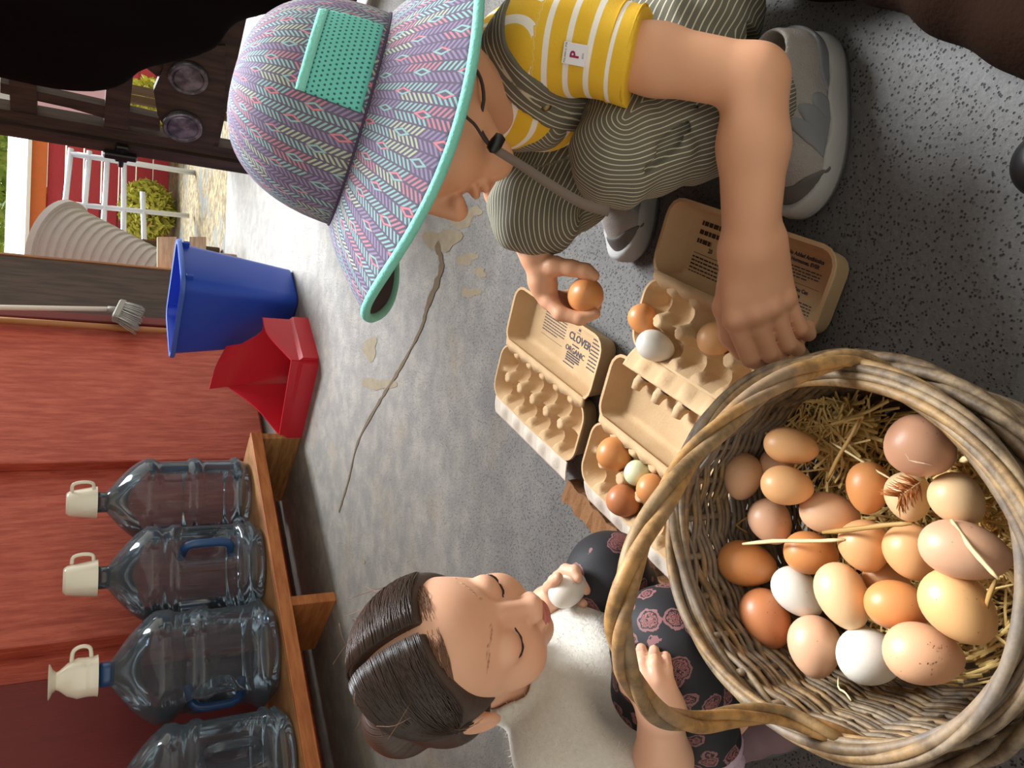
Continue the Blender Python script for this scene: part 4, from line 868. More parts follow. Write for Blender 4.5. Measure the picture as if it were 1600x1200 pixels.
for sg in (-1, 1):
    b.ell(hB_(.052, sg*.030, -.046), (.028, .026, .027), AXB, .015)
    b.ell(hB_(.0, sg*.074, -.02), (.017, .009, .026), AXB, .006)
b.cone(hB_(.084, 0, -.004), hB_(.100, 0, -.034), .008, .0115, .010).ell(hB_(.094, .010, -.037), (.008, .007, .007), AXB, .006).ell(hB_(.094, -.010, -.037), (.008, .007, .007), AXB, .006)
b.ell(hB_(.087, 0, -.058), (.009, .018, .006), AXB, .006).ell(hB_(.084, 0, -.069), (.009, .016, .006), AXB, .006).ell(hB_(.094, 0, -.0635), (.008, .016, .0012), AXB, .003, 's')
b.cone(hB_(-.03, 0, -.05), NBB, .040, .045, .02)
b.chain([PELV, (PELV+CHEST)/2, CHEST, NBB-TAX*.03], [.07, .062, .060, .045], .03).cone(SL-TAX*.01, SRr-TAX*.01, .034, .034, .03)
b.chain([SL, SL*.45+EL*.55, EL], [.034, .033, .030], .012).chain([EL, EL*.62+WL*.38, WL], [.031, .0335, .0265], .012)
b.chain([SRr, ER, WR], [.033, .029, .0215], .012)
b.chain([HL, KL, AL], [.05, .038, .026], .015).chain([HR, KR, AR], [.05, .038, .026], .015)
for A_, dr in ((AL, A3(-.98, .1, 0)), (AR, A3(-.98, -.05, 0))): b.cone(A_-EZ*.03, A_+dr*.07-EZ*.045, .026, .02, .01)
# near (left) hand reaching down
MCP = [at(1148, 500, .788), at(1180, 492, .781), at(1206, 480, .782), at(1226, 466, .788)]
PIPn = [at(1172, 560, .800), at(1202, 552, .795), at(1231, 538, .795), at(1250, 514, .798)]
pc = at(1178, 440, .780); pn = nrm(CP-pc)
for i in range(4):
    wr = WL+(MCP[i]-MCP[1])*.45; b.chain([wr, MCP[i]], [.021, .0122], .014, flat=(pn, .8))
    tip1 = PIPn[i]+(-EZ*.021+A3(-.004, .006, 0)); tip2 = tip1+(-EZ*.012+A3(.010, .010, 0))
    rr2 = (.0098, .0098, .0094, .0084)[i]; b.chain([MCP[i], PIPn[i], tip1, tip2], [.0108, rr2, rr2*.9, rr2*.75], .0012)
    b.ell(MCP[i]+pn*.0045, (.010, .010, .010), None, .006)
TH = [at(1150, 425, .80), at(1133, 480, .825), at(1142, 525, .845), at(1158, 552, .85)]; b.chain(TH, [.018, .0125, .0115, .009], .006)
# far (right) hand holding an egg
EGC = at(915, 461, .985)
palm = at(848, 440, 1.005); b.cone(WR, palm, .020, .019, .012, flat=(nrm(at(848, 440, 1.005)-at(880, 440, .99)), .75)).cone(palm, at(856, 466, 1.008), .019, .014, .01)
F4 = [[(858, 470, 1.000), (876, 490, .990), (906, 498, .982), (930, 490, .978)], [(860, 472, 1.010), (882, 490, 1.012), (910, 492, 1.010), (932, 480, 1.006)], [(858, 468, 1.020), (880, 482, 1.028), (908, 480, 1.028), (926, 468, 1.024)], [(852, 456, 1.026), (872, 466, 1.036), (894, 462, 1.040), (908, 452, 1.036)]]
for ch in F4: b.chain([at(848, 446, 1.008)]+[at(*q) for q in ch], [.013, .0105, .0095, .0085, .0070], .004)
b.chain([at(846, 420, .998), at(866, 416, .984), at(893, 419, .974), at(915, 424, .970), at(928, 431, .968)], [.016, .0125, .0100, .0095, .0075], .006)
boy = thing('person', 'child in a patterned sun hat, yellow striped shirt and striped overalls, crouching with eggs', 'person', A3(.40, .77, 0))
V, Q = b.mesh(); body = obj('body', (V, Q), M_SKIN1, boy)
lipsB = M(); 
egg(EGC, nrm(nrm(CP-EGC)+RT*.25), .0285, .0232, 'orange', 'orange-brown egg held in the far hand of the child in the hat')

# shirt
sh = SDF(lo, hi, .003)
sh.chain([PELV+TAX*.06, (PELV+CHEST)/2, CHEST, CHEST+TAX*.045], [.085, .078, .076, .055], .03).cone(SL-TAX*.004, SRr-TAX*.004, .042, .042, .035)
ad = nrm(EL-SL); CUT = at(996, 88, .77); Lsl = float((CUT-SL)@ad)
sh.chain([SL, SL+ad*(Lsl+.03)], [.050, .048], .02); 
ad2 = nrm(ER-SRr); sh.chain([SRr, SRr+ad2*.06], [.048, .048], .02)
SLE = sh.D.copy()
sh.half(SL+ad*Lsl, ad, .0, (np.minimum(SL+ad*Lsl, SL+ad*(Lsl+.03))-.07, np.maximum(SL+ad*Lsl, SL+ad*(Lsl+.03))+.07))
sh.cone(SL+ad*(Lsl+.028), SL+ad*(Lsl+.09), .040, .040, 0, 's')
def folds(x, y, z): return .0022*np.sin(70*x+40*z+25*y)*np.sin(60*y-35*z+1)
sh.warp(folds); V, Q = sh.mesh()
ta = (V-SL)@ad; da = np.linalg.norm(V-SL-np.clip(ta, 0, 1)[:, None]*ad, axis=1); tt = (V-PELV)@TAX
arm = (da < .056) & (ta > .004); st = np.where(arm, ta, .5-tt)
t = NT('yellow_stripe_knit'); a_ = t.attr('st'); fr_ = t.math('FRACT', t.math('MULTIPLY', t.math('ADD', a_, .0085), 46.0)); w = t.math('MULTIPLY', t.math('LESS_THAN', fr_, .27), t.math('LESS_THAN', a_, Lsl-.016))
w2 = t.math('GREATER_THAN', a_, .2); w = t.math('MAXIMUM', w, t.math('MULTIPLY', w2, t.math('LESS_THAN', fr_, .27)))
v = t.coord('Object'); rib = t.n('TexWave'); rib.inputs['Scale'].default_value = 180; t.l(v, rib.inputs[0]); t.bump(t.noise(v, 500, 2), .3, .001)
M_SHIRT = t.done(t.mix(w, t.mix(t.noise(v, 30, 3), hx('#dba916'), hx('#ecc23c')), hx('#efe8dc')), .85)
shirt = obj('shirt', (V, Q), M_SHIRT, boy, attrs={'st': st})
# cuff seam and woven tag on the sleeve
def ring_on(c, n, r, N_=48): 
    u = nrm(np.cross(n, EZ)); w_ = np.cross(n, u); return [c+(u*math.cos(2*PI*i/N_)+w_*math.sin(2*PI*i/N_))*r for i in range(N_)]
M_YEL = plain('yellow_hem', hx('#d9a818'), .85, .08, 40)
for dz in (.003, .021): obj('sleeve_hem', M().tube(ring_on(SL+ad*(Lsl-dz), ad, .0478), .0011, 6, closed=True), M_YEL, shirt)
tc0 = SL+ad*(Lsl-.052); vt = CP-tc0; nt_ = nrm(vt-ad*(vt@ad)); rt_ = np.cross(ad, nt_); ang_t = -.02
nt2 = nrm(nt_*math.cos(.16)+rt_*math.sin(.16)); rt2 = np.cross(ad, nt2); tcn = tc0+nt2*.0505
ux, uy = -rt2, -ad                                              # reads with its foot towards the cuff
if (ux@RT) < 0: ux = -ux
tg = obj('woven_tag', M().box(tcn, ux, uy, nt2, .0098, .0118, .0008, .0003), plain('white_tag', hx('#e8e6ea'), .8, .03), shirt, smooth=False)
V_, F_ = textmesh('P', .0125, tcn-ux*.0035-uy*.0045, ux, uy, .0011, 'LEFT', .0004); obj('tag_letter', M().add(V_, F_), plain('crimson_thread', hx('#9c1c55'), .8, .05), tg, smooth=False)
V_, F_ = textmesh('POLARN O. PYR', .0026, tcn-ux*.0088+uy*.0082, ux, uy, .0011, 'LEFT'); obj('tag_print', M().add(V_, F_), M_INK, tg, smooth=False)
V_, F_ = textmesh('ECO', .0024, tcn-ux*.0025-uy*.0095, ux, uy, .0011, 'LEFT'); obj('tag_print', M().add(V_, F_), M_INK, tg, smooth=False)

# overalls
ov = SDF(lo, hi, .003)
ov.chain([HL, HL*.5+KL*.5, KL], [.088, .078, .053], .012).chain([KL, KL*.5+AL*.5, AL], [.053, .056, .046], .012)
ov2 = SDF(lo, hi, .003); ov2.chain([HR, HR*.5+KR*.5, KR], [.088, .078, .060], .012).chain([KR, KR*.5+AR*.5, AR], [.060, .058, .046], .012)
kk = .01; hh_ = np.clip(.5+.5*(ov.D-ov2.D)/kk, 0, 1); ov.D = ov.D*(1-hh_)+ov2.D*hh_-kk*hh_*(1-hh_)
ov.chain([PELV, PELV+TAX*.05], [.098, .088], .03)
bib = SDF(lo, hi, .003); bib.chain([PELV, (PELV+CHEST)/2, CHEST], [.088, .083, .082], .02); bp = at(862, 230, .80); bib.half(bp, TAX)
ov.D = np.minimum(ov.D, bib.D)
def wr(x, y, z):
    return .0022*np.sin(95*x-60*z+30*y)*np.sin(55*z+45*x)+.0012*np.sin(150*z+60*y)
ov.warp(wr)
# creases fanning from the back of the near knee
for (p, q) in (((1000, 175, .80), (1060, 210, .80)), ((1040, 165, .80), (1075, 235, .80)), ((1050, 160, .81), (1100, 190, .82))):
    ov.cone(at(*p), at(*q), .006, .005, .012); 
ov.cone(at(1010, 262, .795), at(1072, 205, .80), .004, .004, .010, 's').cone(at(1030, 235, .795), at(1085, 172, .80), .004, .004, .010, 's')
ov.half(AL-EZ*.006, nrm(AL-KL)*1.0, 0, (AL-.08, AL+.08)); ov.half(AR-EZ*.006, nrm(AR-KR), 0, (AR-.08, AR+.08))
V, Q = ov.mesh()
def legcoord(V, Hp, K, A_):
    t1 = Hp-K; t2 = A_-K; out = -nrm(nrm(t1)+nrm(t2)); lat = nrm(np.cross(t1, t2)); res = []
    for (p, q) in ((Hp, K), (K, A_)):
        ab = q-p; tq = np.clip(((V-p)@ab)/(ab@ab), 0, 1); c = p+tq[:, None]*ab; dd = V-c; d = np.linalg.norm(dd, axis=1); n = out-nrm(ab)*(out@nrm(ab)); n = nrm(n); la_ = dd@lat; ip = np.linalg.norm(dd-la_[:, None]*lat, axis=1); res.append((d, np.arctan2(la_, ip*np.where(dd@out > 0, 1, -1))))
    d = np.where(res[0][0] < res[1][0], res[0][0], res[1][0]); a = np.where(res[0][0] < res[1][0], res[0][1], res[1][1]); return d, a*.062
d1, s1_ = legcoord(V, HL, KL, AL); d2, s2_ = legcoord(V, HR, KR, AR); db = np.linalg.norm(V-(PELV+np.clip((V-PELV)@TAX, 0, .3)[:, None]*TAX), axis=1)
up_body = ((V-PELV)@TAX > .075) & (db < .1); lt = nrm(SRr-SL); st = np.where(up_body, (V-PELV)@lt*1.0+.0*V[:, 0]+(V@nrm(np.cross(lt, TAX)))*.7, np.where(d1 < d2, s1_, s2_))
t = NT('striped_denim'); a_ = t.attr('st'); fr_ = t.math('FRACT', t.math('MULTIPLY', a_, 170.0)); v = t.coord('Object'); n3 = t.noise(v, 12, 4); n4 = t.noise(v, 600, 2)
t.bump(t.math('ADD', n4, t.math('MULTIPLY', t.math('LESS_THAN', fr_, .3), .6)), .25, .0015)
M_DENIM = t.done(t.mix(t.ramp(t.math('ABSOLUTE', t.math('SUBTRACT', fr_, .5)), .37, .45), t.mix(n3, hx('#57544a'), hx('#6f6b5c')), hx('#c8c2a8')), .9)
ova = obj('overalls', (V, Q), M_DENIM, boy, attrs={'st': st})
# shoulder strap hugging the shirt
sp = SDF(lo, hi, .003); spts = [at(x, y, surf(sh, x, y) or .78) for x, y in ((772, -45), (764, 10), (768, 55), (790, 103), (828, 145), (872, 172), (905, 180))]; sp.chain(spts, [.0215]*7, .004)
st_ = isect(sp, sh, .0032); V, Q = st_.mesh(); acc = np.array(bez(spts, 80)); di = np.array([np.min(np.linalg.norm(acc-p, axis=1)) for p in V]); 
obj('strap', (V, Q), M_DENIM, ova, attrs={'st': di})
btn = at(853, 165, (surf(sh, 853, 165) or .78)-.003); obj('strap_button', M().lathe([(0, .003), (.004, .003), (.006, .001), (.006, -.003)], btn, nrm(CP-btn), 18), plain('brass_button', hx('#7d6a4a'), .35, .1, Metallic=.8), ova)

# hat
aH = nrm(.945*UP+.27*RT-.33*FW); H0 = at(560, 190, .765); bH = -RT-aH*(-RT@aH); bH = nrm(bH); cH = np.cross(aH, bH)      # axis, front, side
def hatpt(th, r, z): return H0+aH*z+bH*math.cos(th)*r*1.06+cH*math.sin(th)*r*.97
NTH = 120; nearS = 1 if (CP-H0)@cH > 0 else -1; FARF = -nearS*.75; m = M(); uu = []; vv = []; loops = []
def crown_prof(k): 
    a = k*PI/2; return .100*math.cos(a)**.72 if k < 1 else .0005, .120*math.sin(a)**.92
for k in np.linspace(0, .995, 26):
    r, z = crown_prof(k); loops.append([hatpt(2*PI*j/NTH, r, z) for j in range(NTH)]); uu += [2*PI*j/NTH*.1 for j in range(NTH)]; vv += [k*.17]*NTH
m.loft(loops, False, True)
t = NT('hat_print'); ua, va = t.attr('hu'), t.attr('hv'); W_c = 1/.0165; cu_ = t.math('MULTIPLY', ua, W_c); fx_ = t.math('FRACT', cu_); ci = t.math('FLOOR', cu_)
zig = t.math('ABSOLUTE', t.math('SUBTRACT', fx_, .5)); ph = t.math('ADD', t.math('MULTIPLY', va, 1/.0046), t.math('MULTIPLY', zig, 3.0)); ln = t.math('FRACT', ph)
lines = t.math('LESS_THAN', t.math('ABSOLUTE', t.math('SUBTRACT', ln, .5)), .24); lines = t.math('MULTIPLY', lines, t.math('MULTIPLY', t.math('GREATER_THAN', zig, .05), t.math('LESS_THAN', zig, .455)))
seg = t.math('FLOOR', t.math('DIVIDE', ph, 7.0)); wn = t.n('TexWhiteNoise', noise_dimensions='2D'); cb_ = t.n('CombineXYZ'); t.l(t.math('ADD', ci, t.math('MULTIPLY', t.math('GREATER_THAN', fx_, .5), .5)), cb_.inputs[0]); t.l(seg, cb_.inputs[1]); t.l(cb_.outputs[0], wn.inputs[0]); rv = wn.outputs[0]
lc_ = t.mix(t.math('GREATER_THAN', rv, .40), hx('#89adac'), hx('#887899')); lc_ = t.mix(t.math('GREATER_THAN', rv, .72), lc_, hx('#b47885')); lc_ = t.mix(t.math('GREATER_THAN', rv, .86), lc_, hx('#a8b198'))
dmd = t.math('ADD', t.math('ABSOLUTE', t.math('SUBTRACT', fx_, .5)), t.math('ABSOLUTE', t.math('SUBTRACT', t.math('FRACT', t.math('ADD', t.math('DIVIDE', va, .040), t.math('MULTIPLY', ci, .37))), .5)))
ring = t.math('MULTIPLY', t.math('LESS_THAN', t.math('ABSOLUTE', t.math('SUBTRACT', dmd, .17)), .05), 1.0); inr = t.math('LESS_THAN', dmd, .24)
base_ = t.mix(t.noise(t.coord('Object'), 18, 3), hx('#544b5f'), hx('#665b70')); c = t.mix(lines, base_, lc_); c = t.mix(inr, c, base_); c = t.mix(ring, c, t.mix(t.math('GREATER_THAN', rv, .5), hx('#c97984'), hx('#89adac')))
t.bump(t.noise(t.coord('Object'), 500, 2), .2, .001); M_HAT = t.done(c, .8)
M_TEAL = plain('teal_trim', hx('#76c0b0'), .75, .08, 60, .3, 300); M_HATIN = plain('hat_lining', hx('#3a3036'), .9, .15, 30)
cr = hat = obj('sun_hat', m, [M_HAT, M_HATIN], boy, attrs={'hu': uu, 'hv': vv}); so = cr.modifiers.new('th', 'SOLIDIFY'); so.thickness = .002; so.offset = -1; so.material_offset = 1
# brim
m = M(); loops = []; uu = []; vv = []; NBR = 14; edge = []
for i in range(NBR):
    k = 1-i/(NBR-1); L = []
    for j in range(NTH):
        th = 2*PI*j/NTH; r = .100+.070*k; z = -.052*k**1.1-.012*k*k; fr2 = max(0, math.cos(th))**3
        z += fr2*.012*k+.005*k*math.sin(3*th+.6); r += fr2*.004*k; z -= .030*k*k*max(0, math.cos(th-FARF))**4
        L.append(hatpt(th, r, z)); uu.append(th*.135); vv.append(-k*.095)
    loops.append(L)
m.loft(loops, False, False); br_ = obj('brim', m, [M_HAT, M_HATIN], hat, attrs={'hu': uu, 'hv': vv}); so = br_.modifiers.new('th', 'SOLIDIFY'); so.thickness = .0022; so.offset = -1; so.material_offset = 1
obj('brim_trim', M().tube(loops[0], .0048, 8, closed=True), M_TEAL, hat); obj('crown_seam', M().tube(loops[-1], .0016, 6, closed=True), plain('dark_seam', hx('#3c2c48'), .8, .1), hat)
# teal mesh panel on the near side of the crown
t = NT('teal_mesh'); ua, va = t.attr('hu'), t.attr('hv'); px_ = t.math('MULTIPLY', ua, 230.0); py_ = t.math('MULTIPLY', va, 230.0); off_ = t.math('MULTIPLY', t.math('MODULO', t.math('FLOOR', py_), 2.0), .5)
dx_ = t.math('SUBTRACT', t.math('FRACT', t.math('ADD', px_, off_)), .5); dy_ = t.math('SUBTRACT', t.math('FRACT', py_), .5); hole = t.math('LESS_THAN', t.math('ADD', t.math('MULTIPLY', dx_, dx_), t.math('MULTIPLY', dy_, dy_)), .055)
M_MESH = t.done(t.mix(hole, hx('#62bcae'), hx('#1f5a5c')), .7)
vd_ = nrm(CP-H0); thc = math.atan2(vd_@cH, vd_@bH)
def patch(t0, t1, k0, k1, name, mt, off, nT=24, nK=12):
    loops = []; uu = []; vv = []
    for i in range(nK):
        k = k0+(k1-k0)*i/(nK-1); r, z = crown_prof(k); L = []
        for j in range(nT):
            th = t0+(t1-t0)*j/(nT-1); p = hatpt(th, r, z); n = nrm(p-(H0+aH*.01)); L.append(p+n*off); uu.append(th*.1); vv.append(k*.17)
        loops.append(L)
    o = obj(name, M().loft(loops, False, False, False), mt, hat, attrs={'hu': uu, 'hv': vv}); so = o.modifiers.new('th', 'SOLIDIFY'); so.thickness = .0012; return o
sgn = 1 if math.sin(thc) >= 0 else -1
PT0, PT1 = thc+sgn*.10, thc+sgn*.98
patch(min(PT0, PT1), max(PT0, PT1), .02, .27, 'mesh_panel', M_MESH, .0012); patch(min(PT0, PT1), max(PT0, PT1), .27, .32, 'mesh_binding', M_TEAL, .0018, nK=4)
# chin cord, toggle, hanging strap
M_CORD = plain('brown_cord', hx('#3a2c26'), .8, .1); M_STRAPB = plain('taupe_strap', hx('#6f6056'), .8, .12, 40)
cord = bez([at(705, 130, .715), at(724, 176, .705), at(742, 195, .712), at(757, 218, .72), at(772, 236, .725)], 16); obj('chin_cord', M().tube(cord, .0016, 6), M_CORD, hat)
cord = bez([at(715, 85, .80), at(745, 110, .77), at(756, 150, .752), at(750, 196, .745), at(766, 228, .73)], 16); obj('chin_cord', M().tube(cord, .0018, 6), M_CORD, hat)
tg_ = at(775, 224, .722); tdir = nrm(at(783, 212, .722)-at(768, 234, .722)); obj('toggle', M().lathe([(.001, -.010), (.0055, -.008), (.0065, 0), (.0055, .008), (.001, .010)], tg_, tdir, 14), M_BLACK, hat)
sa = bez([at(772, 232, .722), at(820, 262, .74), at(870, 295, .755), at(915, 320, .765), at(952, 330, .772)], 20); m = M(); L = []
for i, p in enumerate(sa):
    d = nrm(sa[min(i+1, 19)]-sa[max(i-1, 0)]); n = nrm(CP-p); s_ = nrm(np.cross(d, n)); w = .0042+.0012*i/19; L.append([p-s_*w-n*.0006, p-s_*w+n*.0006, p+s_*w+n*.0006, p+s_*w-n*.0006])
obj('hanging_strap', m.loft(L), M_STRAPB, hat)
# shoes
M_SOLE = plain('grey_white_sole', hx('#a3a19d'), .7, .15, 18, .3, 60); M_SUP = plain('grey_mesh_upper', hx('#9d968f'), .85, .12, 60, .6, 700); M_STOE = plain('dark_grey_toe', hx('#56524e'), .7, .2, 30); M_SHEEL = plain('slate_heel', hx('#77787a'), .7, .12, 30); M_SOUT = plain('outsole', hx('#4a4a4b'), .8, .1)
def shoe(heel, toe, side):
    heel = np.array(heel, dtype=float); toe = np.array(toe, dtype=float); heel[2] = toe[2] = 0; d = nrm(toe-heel); n = np.cross(EZ, d); L_ = np.linalg.norm(toe-heel)
    def P(f, s, z): return heel+d*(f*L_)+n*(s*side)+EZ*z
    lo_ = np.minimum(heel, toe)-.07; hi_ = np.maximum(heel, toe)+.07; lo_[2] = -.005; hi_[2] = .13
    up = SDF(lo_, hi_, .0022)
    up.chain([P(.16, 0, .036), P(.45, .004, .034), P(.75, .006, .028), P(.86, .002, .024)], [.028, .031, .032, .024], .02).chain([P(.16, 0, .06), P(.40, 0, .058), P(.62, 0, .042)], [.028, .027, .027], .02).cone(P(.14, 0, .06), P(.15, 0, .084), .030, .027, .012).cone(P(.33, 0, .06), P(.31, 0, .082), .026, .026, .012)
    up.half(P(0, 0, .012), -EZ)
    upc = SDF(lo_, hi_, .0022); upc.D = up.D.copy()
    up.cone(P(.16, 0, .075), P(.15, 0, .12), .020, .024, .006, 's').cone(P(.30, 0, .075), P(.30, 0, .12), .018, .022, .006, 's')
    s = obj('shoe', up.mesh(), M_SUP, boy)
    tb = SDF(lo_, hi_, .0022); tb.cone(P(.97, 0, .02), P(.88, .02, .022), .040, .030, .01).cone(P(.88, .03, .010), P(.62, .046, .010), .026, .014, .01).cone(P(.88, -.03, .010), P(.66, -.046, .010), .026, .014, .01)
    obj('toe_guard', isect(tb, upc, .0022).mesh(), M_STOE, s)
    hb = SDF(lo_, hi_, .0022); hb.cone(P(.0, 0, .03), P(.10, .0, .03), .040, .034, .01).cone(P(.10, .03, .03), P(.36, .045, .02), .026, .018, .01).cone(P(.10, -.03, .03), P(.36, -.045, .02), .026, .018, .01)
    hb.cone(P(.15, 0, .075), P(.15, 0, .13), .024, .026, .004, 's'); obj('heel_counter', isect(hb, upc, .0022).mesh(), M_SHEEL, s)
    for (fa, za, fb, zb) in ((.60, .030, .40, .078), (.50, .026, .34, .070), (.70, .030, .50, .074)):
        sb = SDF(lo_, hi_, .0022); sb.chain([P(fa, .04, za-.004), P((fa+fb)/2, .034, (za+zb)/2), P(fb, .012, zb)], [.012, .010, .008], .003); obj('overlay', isect(sb, upc, .0020).mesh(), M_SHEEL, s)
    # sole: wavy foam midsole over a thin outsole
    out = []; N_ = 56
    for i in range(N_):
        a = 2*PI*i/N_; f = .5-.5*math.cos(a) if True else 0; wdt = (.034+.009*math.sin(PI*min(1, f*1.05))+.004*math.sin(2*PI*(f-.45)))*math.sqrt(max(0, 1-(2*f-1)**6)); out.append((f*1.04-.02, math.copysign(wdt, math.sin(a)) if 0 < i < N_ and i != N_//2 else 0))
    def lp(k, z, wob=0): return [P((f-.5)*k+.5, w*k, z+wob*(math.sin(f*19+.7)*.0035+(.004 if f > .8 or f < .12 else 0))) for f, w in out]
    obj('midsole', M().loft([lp(1.0, .006), lp(1.05, .013), lp(1.06, .022, .5), lp(1.03, .033, 1), lp(.98, .036, 1), lp(.88, .034, .4)]), M_SOLE, s)
    obj('outsole', M().loft([lp(.97, .0006), lp(1.0, .003), lp(.995, .0075)]), M_SOUT, s)
shoe((.402, .594, 0), (.212, .612, 0), -1 if np.cross(EZ, nrm(A3(-.205, .018, 0)))[1] > 0 else 1)
shoe((.395, .915, 0), (.200, .928, 0), 1)

# ------------------------------------------------------------------ girl
hcG = at(694, 1016, .80); fG = nrm(.60*RT-.70*UP-.38*FW); uG = .25*RT+.62*UP-.75*FW; uG = nrm(uG-fG*(uG@fG)); sG = np.cross(fG, uG); AXG = rows(fG, sG, uG)
def g_(f, s, u): return hcG+fG*f+sG*s+uG*u
SRg = at(880, 1165, .86); SLg = at(905, 1005, .99); NBg = at(858, 1078, .93); PELg = A3(-.44, .80, .10); CHg = (SRg+SLg)/2-EZ*.03
ERg = at(1040, 1232, .82); WRg = at(1030, 1108, .757); ELg = at(812, 990, 1.03); WLg = at(852, 940, .985)
KRg = at(1046, 1008, .825); HRg = A3(-.42, .72, .10); ARg = on(1108, 1160, .10)
KLg = at(952, 898, .985); HLg = A3(-.40, .85, .10); ALg = A3(-.325, .80, .06)
lo, hi = (-.66, .40, -.005), (-.06, 1.02, .56)
lg = SDF(lo, hi, .003); lg.chain([HRg, KRg, KRg*.35+ARg*.65], [.078, .060, .046], .015).chain([KRg*.35+ARg*.65, KRg*.1+ARg*.9], [.046, .040], .01)
lg2 = SDF(lo, hi, .003); lg2.chain([HLg, KLg, KLg*.2+ALg*.8, ALg], [.074, .052, .042, .040], .015); lg.D = np.minimum(lg.D, lg2.D)
lg.cone(PELg, PELg+EZ*.03, .09, .08, .02); lg.warp(lambda x, y, z: .0018*np.sin(90*x+50*z)*np.sin(70*y-40*z))
b = SDF(lo, hi, .0022)
b.ell(g_(-.001, 0, .010), (.081, .072, .077), AXG, 0).ell(g_(.030, 0, -.034), (.056, .057, .062), AXG, .02)
b.cone(g_(.062, .006, -.086), g_(.062, -.006, -.086), .017, .017, .024)
for sg in (-1, 1):
    b.ell(g_(.050, sg*.032, -.050), (.030, .028, .028), AXG, .016)
    b.ell(g_(.090, sg*.030, -.006), (.014, .020, .011), AXG, .012, 's'); b.ell(g_(.066, sg*.0305, -.010), (.0175, .0185, .0165), AXG, .004)
    b.ell(g_(-.004, sg*.076, -.022), (.018, .008, .028), AXG, .006); b.ell(g_(.0, sg*.084, -.022), (.009, .006, .017), AXG, .004, 's')
b.cone(g_(.081, 0, -.008), g_(.095, 0, -.036), .0055, .0100, .012).ell(g_(.0985, 0, -.038), (.0095, .0105, .009), AXG, .006)
for sg in (-1, 1): b.ell(g_(.093, sg*.0105, -.041), (.009, .0065, .0065), AXG, .005); b.ell(g_(.096, sg*.0055, -.049), (.004, .0032, .003), AXG, .003, 's')
b.ell(g_(.086, 0, -.060), (.0095, .019, .0055), AXG, .006).ell(g_(.083, 0, -.070), (.0095, .016, .0058), AXG, .006).ell(g_(.094, 0, -.0648), (.008, .017, .0012), AXG, .003, 's')
b.cone(g_(-.03, 0, -.055), NBg, .036, .04, .02)
b.chain([PELg, (PELg+CHg)/2, CHg, NBg], [.065, .06, .055, .035], .03).cone(SRg, SLg, .03, .03, .03)
b.chain([SRg, ERg, ERg*.6+WRg*.4, WRg], [.03, .028, .0285, .0205], .012).chain([SLg, ELg, WLg], [.028, .025, .018], .012)
b.chain([HRg, KRg, ARg, ARg+A3(.05, -.01, -.065)], [.045, .034, .022, .018], .012).chain([HLg, KLg, ALg, ALg+A3(.02, -.05, -.03)], [.045, .034, .022, .018], .012)
# hand on the near knee, behind the handle
PN = nrm(CP-WRg)
def kn(x, y, off, dflt): return at(x, y, (surf(lg, x, y) or dflt)-off)
MC = [kn(990, 1054, .022, .75), kn(1008, 1060, .024, .75), kn(1026, 1064, .024, .75), kn(1042, 1070, .022, .75)]; PP = [kn(985, 1030, .014, .76), kn(1004, 1034, .017, .75), kn(1023, 1036, .017, .75), kn(1041, 1044, .015, .75)]; TP = [kn(982, 1008, .005, .78), kn(1002, 1013, .006, .77), kn(1022, 1016, .006, .77), kn(1040, 1026, .006, .77)]
for i in range(4):
    b.chain([WRg+(MC[i]-MC[1])*.4, MC[i]], [.0165, .0085], .010, flat=(PN, .8)); b.chain([MC[i], PP[i], TP[i]], [.0078, .0064, .0054], .001)
b.chain([at(1008, 1090, .76), at(982, 1072, .775), at(970, 1045, .785), at(975, 1022, .79)], [.013, .0085, .0075, .006], .004)
# far hand cupping an egg
EGG2 = at(888, 921, .945)
b.cone(WLg, at(866, 930, 0.973), .016, .017, .01)
for ch, r in (([(868, 922, 0.975), (872, 902, 0.967), (884, 891, 0.951), (898, 893, 0.937), (903, 903, 0.930)], .0078), ([(876, 926, 0.980), (890, 905, 0.979), (906, 902, 0.963), (915, 912, 0.949), (916, 922, 0.941)], .0078), ([(880, 932, 0.980), (900, 922, 0.979), (914, 926, 0.965), (918, 936, 0.951)], .0075), ([(878, 938, 0.975), (896, 944, 0.971), (908, 946, 0.959), (912, 942, 0.947)], .007), ([(862, 934, 0.965), (858, 918, 0.953), (866, 908, 0.937), (872, 902, 0.929)], .0078)):
    b.chain([at(*q) for q in ch], [r*1.15]+[r]*(len(ch)-2)+[r*.8], .003)
girl = thing('person', 'small child with parted dark hair and an off-white sweater, squatting behind the basket', 'person', A3(-.40, .78, 0))
V, Q = b.mesh(); gb = obj('body', (V, Q), M_SKIN2, girl)
egg(EGG2, nrm(-UP*.75-RT*-.45+FW*.2), 0.0262, .0195, 'white', 'pinkish white egg held in the small child’s hand'.replace('’', "'"))
for sg in (-1, 1):
    pts = bez([g_(.0765, sg*.017, -.0165), g_(.0825, sg*.025, -.0215), g_(.083, sg*.033, -.0215), g_(.0765, sg*.0415, -.0165), g_(.072, sg*.0455, -.0125)], 14)
    pts = [onto(b, p, fG)+fG*.0006 for p in pts]
    obj('eyelashes', M().tube(pts, [.0006]+[.0013]*12+[.0005], 6), M_LASH, girl)
    mb = M(); rbw = random.Random(31+sg)
    for q in range(45):
        k = rbw.random(); p0 = g_(.09, sg*(.012+.036*k), .015+.006*math.sin(PI*k*.9)+rbw.uniform(-.002, .002)); p1 = p0+sG*sg*.005+uG*(.003-.004*k); a0_, a1_ = onto(b, p0, fG)+fG*.0003, onto(b, p1, fG)+fG*.0005
        mb.tube([a0_, a1_], [.0002, .0001], 3)
    obj('eyebrow', mb, M_BROW, girl)
